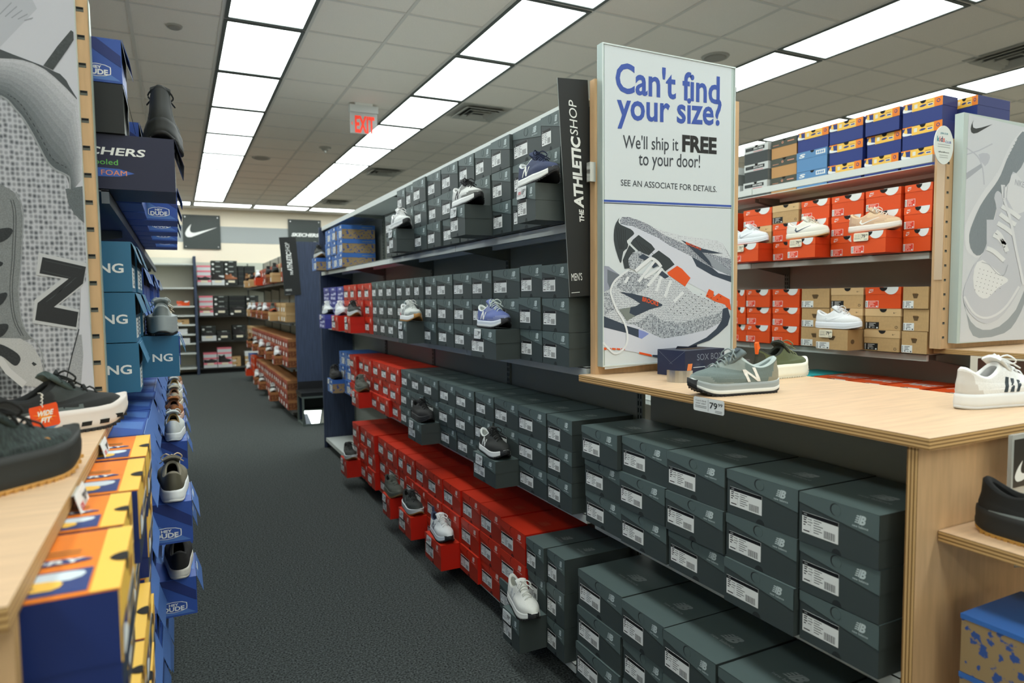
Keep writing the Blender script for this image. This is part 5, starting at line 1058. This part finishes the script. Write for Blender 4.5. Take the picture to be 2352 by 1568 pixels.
S('blackcanvas', upper=(34, 33, 32), lining=(30, 28, 27), lace=(48, 46, 44), mid=(206, 202, 192), out=(196, 192, 182), th=.030, flat=True, top=.090)
S('whitebrown', upper=(208, 214, 210), heel=(214, 218, 214), lining=(120, 96, 52), lace=(214, 218, 214), mid=(220, 224, 224), out=(206, 210, 210), th=.032, flat=True, top=.090)
S('tan', upper=(158, 100, 52), heel=(150, 92, 46), lining=(92, 56, 34), lace=(196, 150, 120), mid=(214, 178, 158), out=(206, 170, 150), th=.030, flat=True, top=.088)
S('beige', upper=(186, 178, 154), heel=(176, 168, 146), lining=(120, 82, 56), lace=(206, 196, 176), mid=(214, 206, 188), out=(206, 196, 176), th=.030, flat=True, top=.088)
S('brownboot', upper=(130, 88, 44), toe=(110, 74, 36), lining=(60, 42, 26), lace=(60, 46, 30), mid=(60, 46, 34), out=(34, 28, 24), top=.115)
S('converse', upper=(34, 38, 36), toe=(222, 226, 224), lining=(60, 62, 60), lace=(226, 230, 228), mid=(222, 226, 226), out=(196, 200, 200), flat=True, th=.034, edge=(222, 226, 226))
S('whitelow', upper=(220, 224, 226), lining=(206, 210, 212), lace=(226, 230, 232), mid=(214, 220, 226), out=(206, 210, 214), flat=True, th=.032)
S('greycourt', upper=(66, 72, 68), toe=(88, 96, 90), heel=(196, 84, 40), lining=(60, 40, 34), lace=(70, 78, 74), mid=(196, 84, 40), out=(40, 26, 22), th=.032)
# ------------------------------------------------------------------ sneakers and small things on the counters
CT = 1.2415
shoe('grey515', (1.462, 1.482, CT), 168, 'grey green sneaker with a white letter N beside the price tag', zs=1.12)
shoe('olive', (1.905, 1.705, CT), 9, 'olive green sneaker with orange pull tab and cream sole', zs=1.05)
shoe('court', (1.885, .992, CT), -4, 'white court sneaker with three dark stripes on the counter corner')
shoe('sprint', (1.505, .668, ZS), -88, 'black sneaker with grey side stripe on the small end shelf')
shoe('glide', (-.245, 1.775, CT), 37, 'black sneaker with pale cut out sole carrying an orange hang tag', scale=1.06)
shoe('knit', (-.262, 1.275, CT), 53, 'dark green black knit sneaker nearest the left edge of the counter', scale=1.06)
# sock box, foot measuring plate, crumpled foil
t = thing('sock_box', 'dark blue cardboard sock box in front of the size sign', 'box', (1.712, 1.951, CT), math.radians(9))
NB_ = mat('midnight_card', (36, 46, 78), .4); NBT = mat('midnight_card_top', (46, 54, 72), .45); m = MB(); a, b, h = .11, .065, .093
m.box(-a, -b, 0, a, b, h, NB_, {'+z': NBT, '-y': mat('midnight_card_front', (38, 44, 66), .4)}); y = -b-.0005
text(m, 'SOX BOX', (-.045, y, h*.60), FX_, FZ_, .024, mat('silver_ink', (120, 130, 146), .4), width=.145)
m.face([(-.100, y, .022), (-.076, y, .022), (-.070, y, .046), (-.094, y, .046)], mat('orange_patch', (232, 132, 72), .5))
m.face([(-.066, y, .030), (.0, y, .030), (.0, y, .0325), (-.066, y, .0325)], mat('pale_ink2', (200, 206, 214), .5))
for p, q in (((-b*.98, h*.98), (b*.1, h*.45)), ((b*.98, h*.98), (-b*.1, h*.45))):
    m.face([(-a-.0004, p[0], p[1]), (-a-.0004, q[0], q[1]), (-a-.0004, q[0], q[1]+.0012), (-a-.0004, p[0], p[1]+.0012)], mat('silver_ink', (120, 130, 146)))
poly2(m, [(-.05, -.03), (.07, -.03), (.075, .03), (.02, .022), (-.055, .03)], (0, 0, h+.0004), FX_, UP_, mat('box_inside_brown', (58, 44, 34), .8)); m.obj('body', t)
m = MB(); m.prism([(-.05, .03, h), (.07, .03, h), (.066, .026, h+.012), (.02, .028, h+.005), (-.045, .026, h+.010)], (0, .001, 0), NBT); m.obj('torn_flap', t)
t = thing('foot_measure', 'metal foot measuring plate with curved heel cup on the counter', 'foot measure', (1.60, 1.80, CT), math.radians(10))
m = MB(); R = []
for k in range(13):
    a = PI*.5+PI*k/12; hgt = .040 if k > 3 else .040*math.sin(PI/2*(k+1)/5); R.append([(-.075+.048*math.cos(a), .048*math.sin(a), 0), (-.075+.048*math.cos(a), .048*math.sin(a), hgt), (-.075+.045*math.cos(a), .045*math.sin(a), hgt), (-.075+.045*math.cos(a), .045*math.sin(a), 0)])
m.rings([[r[j] for j in range(4)] for r in R[::-1]], CHROME, cap0=True, cap1=True, smooth=False); m.obj('heel_cup', t)
m = MB(); m.prism([(x, y, .0005) for x, y in smooth2([(-.10, -.03), (-.02, -.046), (.04, -.034), (.12, -.044), (.15, -.02), (.15, .02), (.12, .044), (.04, .034), (-.02, .046), (-.10, .03)], 3)], (0, 0, .003), CHROME); m.obj('plate', t)
FO = mat('foil', (214, 216, 218), .22, 1); m = MB(); R = []
for k in range(7):
    f = PI*k/6; R.append([((.022*math.sin(f)+.001)*random.uniform(.7, 1.2)*math.cos(q*PI/5), (.022*math.sin(f)+.001)*random.uniform(.7, 1.2)*math.sin(q*PI/5), .021-.021*math.cos(f)*random.uniform(.85, 1)) for q in range(10)])
m.rings(R, FO, smooth=False)
t = tag(m.obj('foil_ball', None, (1.728, 1.862, CT+.002)), 'crumpled silver foil in front of the dark blue sock box', 'foil')
t = tag(MB().cyl((0, 0, 0), .022, .020, .045, mat('black_plastic', (30, 32, 32), .4), 20).obj('small_cup', None, (1.93, 1.90, CT)), 'small black cup at the right end of the sock box', 'cup')
tag(MB().cyl((0, 0, 0), .05, .05, .04, mat('steel_band', (120, 126, 124), .4, .6), 24).obj('metal_ring', None, (4.02, 1.72, 1.256)), 'grey metal ring on the rear counter at the right edge', 'ring')

# ------------------------------------------------------------------ price tags
def price_tag(loc, rz, label, big='79', small='99', w=.075, h=.040, lean=.0, paper=None, red=False, find=True, name='price_tag'):
    t = thing(name, label, 'price tag', loc, rz, 'price tags'); paper = paper or PAPER
    t.rotation_euler = (lean, 0, rz)
    m = MB(); c = .004
    m.prism([(-w/2+c, 0, -h), (w/2-c, 0, -h), (w/2, 0, -h+c), (w/2, 0, -c), (w/2-c, 0, 0), (-w/2+c, 0, 0), (-w/2, 0, -c), (-w/2, 0, -h+c)], (0, .0008, 0), paper); y = -.0004
    ink = mat('price_ink', (52, 56, 58), .5)
    if big: text(m, big, (w*.04, y, -h*.66), FX_, FZ_, h*.44, ink, width=w*.25, bold=.03)
    if small: text(m, small, (w*.31, y, -h*.44), FX_, FZ_, h*.22, ink, width=w*.14, bold=.02)
    if find:
        if red: text(m, '50%', (-w*.35, y, -h*.62), FX_, FZ_, h*.25, REDINK, width=w*.32, bold=.03)
        else: text(m, "Can't find", (-w*.25, y, -h*.30), FX_, FZ_, h*.12, ink, width=w*.34, align='c'); text(m, 'your size?', (-w*.25, y, -h*.48), FX_, FZ_, h*.12, ink, width=w*.34, align='c')
        for k in range(2): m.face([(-w*.44, y, -h*(.64+.10*k)), (-w*.06, y, -h*(.64+.10*k)), (-w*.06, y, -h*(.61+.10*k)), (-w*.44, y, -h*(.61+.10*k))], INK)
        for k in range(2): m.face([(w*.22, y, -h*(.80+.10*k)), (w*.44, y, -h*(.80+.10*k)), (w*.44, y, -h*(.77+.10*k)), (w*.22, y, -h*(.77+.10*k))], INK)
        m.face([(-w*.012, y, -h*.92), (-w*.004, y, -h*.92), (-w*.004, y, -h*.08), (-w*.012, y, -h*.08)], INK)
    m.obj('card', t)
    MB().box(-w*.3, .0008, -.004, w*.3, .010, -.0025, mat('clear_clip', (200, 208, 208), .2)).obj('clip', t)
    return t
price_tag((1.3305, 1.443, CT+.0), -PI/2, 'white price tag reading 79 99 on the big counter edge under the grey sneaker', w=.122, h=.040)
price_tag((-.150, 1.645, CT-.002), PI/2, 'tilted white price tag on the left counter edge, farther one', w=.10, h=.05, red=True, lean=-.25)
price_tag((-.148, 1.235, CT-.002), PI/2, 'tilted white price tag with red print on the left counter edge, nearer one', w=.10, h=.05, red=True, lean=-.25)
# hang tags on the black sneakers
def hang(name, pxs, Y, label, body, words, y2=0):
    t = thing(name, label, 'hang tag', at(pxs[0][0], pxs[0][1], 1, Y)); o = Vector(t.location)
    P = [at(x, y, 1, Y)-o for x, y in pxs]; m = MB(); m.prism(P, (0, .0012, 0), body); return t, m, P, o
t, m, P, o = hang('hang_tag', [(67, 938), (128, 923), (131, 927), (139, 969), (136, 974), (78, 986), (74, 982), (66, 942)], 1.66, 'orange hang tag reading wide fit on the black sneaker', mat('tag_orange', (228, 80, 30), .45), '')
A = Art(1, 1.66); ST = mat('tag_star', (240, 150, 40), .5); pts = []
for k in range(24): r = (22 if k % 2 == 0 else 9)*(1 if k % 4 else 1.2); pts.append((103+r*1.1*math.cos(k*PI/12), 955+r*.8*math.sin(k*PI/12)))
A.poly(pts, ST, 2).words('WIDE', (84, 958), (121, 950), .0105, WHITE, 4, .05, .2).words('FIT', (94, 972), (117, 967), .0105, WHITE, 4, .05, .2)
for v in A.mb.v: pass
A.mb.v = [tuple(Vector(v)-o) for v in A.mb.v]
i0 = len(m.v); m.v += A.mb.v; m.f += [tuple(i+i0 for i in f) for f in A.mb.f]; m.m += [m.mi(A.mb.mats[k]) for k in A.mb.m]; m.sm += A.mb.sm
m.obj('card', t)
MB().prism([at(x, y, 1, 1.663)-o for x, y in ((68, 955), (70, 986), (118, 985), (134, 975), (133, 970), (76, 980))], (0, .0012, 0), mat('tag_blue', (96, 150, 206), .5)).obj('second_card', t)
m = MB()
for k in range(12): c = at(96+2.2*math.sin(k*1.9), 905+2.6*k, 1, 1.66)-o; m.cyl((c.x, c.y, c.z-.001), .0011, .0011, .0022, mat('bead_white', (226, 226, 222), .4), 6)
m.tube([at(x, y, 1, 1.66)-o for x, y in ((86, 903), (92, 902), (97, 908), (97, 936))], .0006, mat('bead_white', (226, 226, 222)), 5); m.obj('bead_chain', t)
t, m, P, o = hang('hang_tag', [(56, 1003), (60, 998), (75, 999), (78, 1003), (112, 1005), (117, 1010), (110, 1025), (76, 1019), (70, 1012), (57, 1008)], 1.30, 'small yellow hang tag on the dark knit sneaker', mat('tag_amber', (240, 170, 76), .45), '')
m.obj('card', t); MB().prism([at(x, y, 1, 1.2995)-o for x, y in ((92, 1006), (107, 1009), (103, 1021), (89, 1018))], (0, .0003, 0), mat('tag_print', (206, 200, 190), .5)).obj('print_patch', t)

# ------------------------------------------------------------------ end shelf things at the right edge
t = thing('sign_holder', 'clear sign holder with a black card and white tick, right edge', 'sign holder', (1.67, .80, ZS))
a = .093; m = MB(); clear = mat('clear_acrylic', (206, 212, 210), .12); clear.node_tree.nodes['Principled BSDF'].inputs['Alpha'].default_value = .5
zt = 1.228-ZS; zb = 1.112-ZS
m.box(-a, -.004, 0, -a+.007, .004, zt, clear); m.box(a-.007, -.004, 0, a, .004, zt, clear); m.box(-a+.007, -.004, zt-.010, a-.007, .004, zt, clear); m.box(-a+.007, -.03, 0, a-.007, .03, .003, clear); m.box(-a+.007, .001, 0.003, a-.007, .004, zt-.010, clear); m.obj('holder', t)
m = MB(); m.box(-a+.008, -.001, zb, a-.008, .0005, zt-.011, mat('card_black', (20, 21, 20), .45)); poly2(m, SWOOSH, (-a+.018, -.0014, zb+.012), FX_, FZ_, WHITE, .15, .10); m.obj('card', t)
tE = thing('end_shelf', 'lower end shelf holding the blotched kraft boxes, bottom right corner', 'shelf', (1.40, .848, .636))
MB().box(0, -.40, -.022, .62, 0, 0, EDGEH, {'+z': PLY}).obj('shelf_board', tE)
for k in range(2): box('blotchwide', .482, 1.515, .638+.1225*k, 'N', f'kraft box with blue blotches and lid, {("lower", "upper")[k]} one at the bottom right corner', 'blotched kraft boxes at the right', .22, .121, .31)

# ------------------------------------------------------------------ sneakers and tags on the boxes drawn forward
LOOKS = {'navyN': 'navy', 'greyblackN': 'grey and white', 'whitedad': 'chunky white', 'periwinkle': 'periwinkle blue', 'whitegum': 'white gum soled', 'blackN': 'black', 'allblack': 'all black', 'blackwhite': 'black white soled', 'olivegrey': 'olive grey', 'whitesport': 'white sporty',
         'allwhite': 'cream white', 'tick_white': 'white', 'tick_grey': 'pale grey', 'tick_navy': 'cream and navy', 'tick_tan': 'tan', 'silver': 'silver ribbed', 'sportblack': 'black', 'taupe': 'taupe', 'blackcanvas': 'black canvas', 'whitebrown': 'white', 'tan': 'tan', 'beige': 'beige', 'brownboot': 'brown', 'converse': 'black and white', 'whitelow': 'white', 'greycourt': 'grey and rust'}
KEYS = {'upper shelf': ['whitedad', 'greyblackN', 'navyN'], 'after the reds, middle': ['whitegum', 'periwinkle'], 'of the reds, middle': ['whitelow', 'blackwhite'], 'by the navy panel': ['whitesport'],
        'after the reds, third': ['allblack', 'blackN'], 'of the reds, third': ['olivegrey'], 'of the blues, third': ['allblack'], 'of the reds, lowest': ['blackwhite', 'olivegrey', 'blackwhite', 'whitesport'], 'after the reds, lowest': ['allwhite'],
        'right rack middle': ['tick_grey', 'tick_navy', 'tick_tan'], 'right rack lower': ['tick_white'], 'left third': ['taupe', 'whitebrown', 'tan', 'beige', 'whitebrown', 'tan'], 'left lowest': ['blackcanvas', 'beige'],
        'slotted post': ['silver'], 'beyond the teal': ['beige'], 'left upper': ['tan', 'beige', 'taupe', 'tan'],
        'far rack third': ['brownboot', 'converse', 'whitelow', 'converse', 'whitelow'], 'far rack lowest': ['whitelow', 'converse', 'converse', 'brownboot'], 'far rack second': ['whitelow', 'whitelow', 'converse', 'whitelow', 'greycourt'], 'far rack end': ['whitelow'], 'far rack top': ['brownboot', 'allblack', 'whitelow', 'allblack', 'sportblack']}
for k, where, front, c, z, w in PULL:
    ks = next(q for q in KEYS if q in where); key = KEYS[ks].pop(0) if KEYS[ks] else 'whitelow'
    left = any(q in where for q in ('left third', 'left lowest', 'left upper', 'slotted post', 'beyond the teal'))
    h = (90 if left else -90) + random.uniform(-2, 2); far = 'far rack' in where
    x = front + (-.052 if left else .052)
    if key == 'allwhite': h = -97; x = front+.056
    zs = 1.1
    if far: h = -90
    shoe(key, (x, c, z+.0008), h, f'{LOOKS[key]} sneaker on a box, {ORD[k]} stack {where}', 'sneakers on display boxes', zs=zs, scale=.98 if not far else .95)
    if not far and not left:
        kids = 'right rack' in where
        price_tag((front-.0035, c+w*.18, z-.004), -PI/2, f'price tag under a shoe, {ORD[k]} stack {where}', '69' if key == 'navyN' else '84' if key == 'whitedad' else '79', '99', .085 if kids else .074, .044, paper=CREAM if kids else PAPER, red=key in ('navyN', 'blackwhite', 'whitesport'), lean=-.06)
    elif left: price_tag((front+.0035, c, z-.004), PI/2, f'price tag under a shoe, {ORD[k]} stack {where}', '', '', .07, .042, lean=-.2)
shoe('sportblack', (-.020, 2.345, 1.84+.1498), 90, 'black sneaker on the navy pulled out box, upper left', 'sneakers on display boxes', scale=1.15, zs=1.25)
shoe('blackwhite', (1.265, 6.78, 1.814+.1208), -90, 'black and white sneaker on the blue box by the navy panel', 'sneakers on display boxes')
price_tag((.0145, 2.30, 1.985), PI/2, 'price tag on the navy box at upper left', '', '', .07, .045, lean=-.2)
# ------------------------------------------------------------------ far end: navy end panel, mirror bench, back wall shelving and signs
t = thing('end_wall_panel', 'tall navy wood grain panel closing the far rack behind the mirror bench', 'panel', (1.66, 8.80, 0))
MB().box(-.33, -.014, 0, .33, .014, 2.257, NAVYW).obj('panel_board', t)
MB().box(-.33, -.02, .36, .33, -.014, .50, mat('black_kick_strip', (26, 28, 32), .5)).obj('lower_strip', t)
MB().box(-.345, -.02, 1.80, -.331, .02, 1.87, CHROME).obj('clip', t)
t = thing('mirror_bench', 'low metal framed bench with black cushion and tilted mirror beside the navy panel', 'bench', (1.64, 8.57, 0))
TB = mat('bench_frame', (108, 120, 116), .45, .5); a, b, h, w = .325, .195, .36, .022; m = MB()
for x in (-a, a-w):
    for y in (-b, b-w): m.box(x, y, 0, x+w, y+w, h, TB)
for z in (.0, h-w):
    m.box(-a+w, -b, z, a-w, -b+w, z+w, TB); m.box(-a+w, b-w, z, a-w, b, z+w, TB); m.box(-a, -b+w, z, -a+w, b-w, z+w, TB); m.box(a-w, -b+w, z, a, b-w, z+w, TB)
m.obj('frame', t); MB().box(-a-.01, -b, h, a+.01, b, h+.045, mat('black_leather', (30, 32, 33), .35)).obj('cushion', t)
MIR = mat('mirror_glass', (240, 244, 242), .02, 1)
m = MB(); m.prism([(-a+.03, -b+.026, w+.002), (a-.03, -b+.026, w+.002), (a-.03, -b+.026+.184, h-w-.03), (-a+.03, -b+.026+.184, h-w-.03)], (0, .006, 0), MIR); m.obj('mirror', t).rotation_euler.z = .055

def wallsign(x0, x1, z0, z1, label):
    t = thing('brand_sign', label, 'sign', ((x0+x1)/2, WB-.03, z0)); a, h = (x1-x0)/2, z1-z0
    m = MB().box(-a, 0, 0, a, .012, h, mat('sign_dark', (56, 64, 62), .4)); 
    for x in (-a+.05, a-.05):
        for z in (.05, h-.05): MB().cyl((x, -.012, z), .012, .012, .026, CHROME, 12, 1).obj('standoff', t)
    return t, m, a, h
t, m, a, h = wallsign(.175, .912, 2.645, 3.372, 'square dark sign with a white tick high on the back wall')
poly2(m, SWOOSH, (-a+.04, -.0008, h*.34), FX_, FZ_, WHITE, .64, .62); m.obj('sign_board', t)
t, m, a, h = wallsign(2.33, 3.06, 2.64, 3.36, 'square dark sign with slanted white lettering above the navy panel')
text(m, 'SKECHERS', (0, -.0008, h*.47), FX_, FZ_, .075, WHITE, width=.60, align='c', bold=.06, shear=.3); m.obj('sign_board', t)
# shelving along the back wall
DARKW = mat('dark_shelf_lip', (70, 72, 70)); WALLP = mat('wall_panel_sage', (196, 200, 186), .7)
t = thing('wall_shelving', 'white shelves with a navy side panel on the back wall, left of the pink boxes', 'shelving', (-.6, 15.75, 0))
MB().box(-1.0, .30, 0, .93, .33, 2.45, mat('cream_back_panel', (206, 204, 190), .7)).obj('back_panel', t)
MB().box(.935, -.36, 0, .985, .33, 2.45, NAVYW).obj('side_panel', t)
for z in (2.29, 1.80, 1.42, 1.23, 1.04, .84, .65, .45, .14): MB().box(-1.0, -.33, z-.02, .93, .30, z+.012, STEEL).obj('shelf', t)
t = thing('wall_shelving', 'dark shelves of pink and black shoe boxes along the back wall', 'shelving', (1.9, 15.75, 0))
MB().box(-1.5, .30, 1.2, 1.5, .33, 2.36, WALLP).obj('back_panel', t); MB().box(-1.5, .30, .0, 1.5, .33, 1.2, mat('wall_panel_brown', (120, 112, 98), .7)).obj('lower_back_panel', t)
MB().box(-.48, .28, .1, -.45, .30, 2.34, SAGED).obj('upright', t)
for z in (1.855, 1.22, .69, .12): MB().box(-1.5, -.22, z-.03, 1.5, .30, z, DARKW).obj('shelf', t)
MB().box(-1.5, -.14, 0, 1.5, .30, .09, mat('kick_black', (22, 23, 24))).obj('base', t)
S('boot', upper=(34, 30, 30), lining=(30, 28, 28), mid=(28, 26, 26), out=(22, 22, 22), slip=True, th=.022, top=.170); S('bootbrown', upper=(140, 86, 56), lining=(90, 56, 40), mid=(60, 40, 30), out=(40, 30, 24), slip=True, th=.026, top=.150)
S('pump', upper=(40, 38, 38), lining=(30, 28, 28), mid=(30, 28, 28), out=(24, 24, 24), slip=True, th=.02, top=.072); S('pumptan', upper=(138, 104, 74), lining=(90, 70, 52), mid=(96, 70, 50), out=(60, 44, 34), slip=True, th=.02, top=.075)
WCOL = {'pinklid': 'white box with pink lid', 'blacksticker': 'black box with white sticker', 'whitebox': 'plain white box', 'wire': 'plain black box', 'kraft_cut': 'kraft box'}
SHN = {'boot': ('boot', 'black ankle boot', 'boot'), 'bootbrown': ('boot', 'brown ankle boot', 'boot'), 'pump': ('low_shoe', 'black low shoe', 'shoe'), 'pumptan': ('low_shoe', 'tan low shoe', 'shoe')}
RN = ['top', 'second', 'third', 'lowest']
WALLROWS = [(1.857, [(.40, .67, ['pinklid']*4, 'pinklid', 'pump'), (.675, .93, ['whitebox', 'whitebox', 'blacksticker', 'blacksticker', 'blacksticker'], 'whitebox', 'boot'), (.935, 1.19, ['blacksticker']*5, 'blacksticker', 'bootbrown'), (1.20, 1.32, ['wire']*4, None, None), (1.33, 1.55, ['wire']*4, None, None)]),
            (1.222, [(.42, .69, ['pinklid']*4, 'pinklid', 'pumptan'), (.70, .99, ['blacksticker']*4, 'blacksticker', 'pump'), (1.0, 1.33, ['blacksticker', 'wire', 'wire', 'wire'], 'blacksticker', 'pump'), (1.34, 1.60, ['blacksticker']*4, None, None)]),
            (.692, [(.44, .73, ['whitebox', 'blacksticker', 'blacksticker'], 'whitebox', 'pump'), (.74, 1.02, ['blacksticker', 'blacksticker'], 'blacksticker', 'pump'), (1.05, 1.32, ['wire', 'wire', 'blacksticker'], 'wire', 'boot')]),
            (.122, [(.46, .73, ['pinklid']*3, 'pinklid', 'pump'), (.735, 1.02, ['pinklid']*4, 'pinklid', 'boot'), (1.02, 1.20, ['kraft_cut']*2, None, None), (1.28, 1.55, ['kraft_cut', 'kraft_cut', 'whitebox'], None, None)])]
for r, (z, cols) in enumerate(WALLROWS):
    for k, (x0, x1, stack, pulled, on) in enumerate(cols):
        for lv, kd in enumerate(stack):
            if lv == 0 and pulled: continue
            box(kd, 15.60, (x0+x1)/2, z+.104*lv, 'N', f'{WCOL[kd]}, {ORD[lv+1]} up in {ORD[k+1]} stack, {RN[r]} back wall shelf', 'boxes on the back wall shelves', x1-x0-.008, .1025, .30)
        if pulled:
            box(pulled, 15.50, (x0+x1)/2, z, 'N', f'{WCOL[pulled]} under a shoe, {ORD[k+1]} stack, {RN[r]} back wall shelf', 'boxes on the back wall shelves', x1-x0-.008, .1025, .30)
            price_tag(((x0+x1)/2, 15.496, z+.1), 0, f'pale price tag, {ORD[k+1]} stack, {RN[r]} back wall shelf', '', '', .13, .045, paper=CREAM, find=False)
            nm, lk, ct = SHN[on]
            sh = shoe(on, ((x0+x1)/2, 15.545, z+.1035), 0, f'{lk} on {ORD[k+1]} stack, {RN[r]} back wall shelf', 'footwear on the back wall shelves', scale=.86)
            sh.name = nm; sh['category'] = ct
for x, z, kd, c in ((.12, 1.432, 'orange', 'red orange'), (.02, 1.432, 'orange', 'red orange'), (.10, 1.052, 'kraft_cut', 'kraft'), (.06, .852, 'whitebox', 'grey white'), (.10, .662, 'whitebox', 'grey white'), (-.16, .662, 'orange', 'red orange')):
    if (x, z) == (.02, 1.432): continue
    box(kd, 15.46, x, z+.003, 'N', f'small {c} box on the white back wall shelves, at height {("low", "middle", "upper")[0 if z < .8 else 1 if z < 1.2 else 2]}' if kd != 'whitebox' else f'grey white box on the white back wall shelves, {"lower" if z < .8 else "upper"} one', 'boxes on the white back wall shelves', .24, .10, .28)

# ------------------------------------------------------------------ the many small looking boxes, as one heap
if HEAP.f: tag(HEAP.obj('shoe_boxes'), 'packed small looking shoe boxes along the far rack and in the left rack', 'shoe boxes', None, 'stuff')
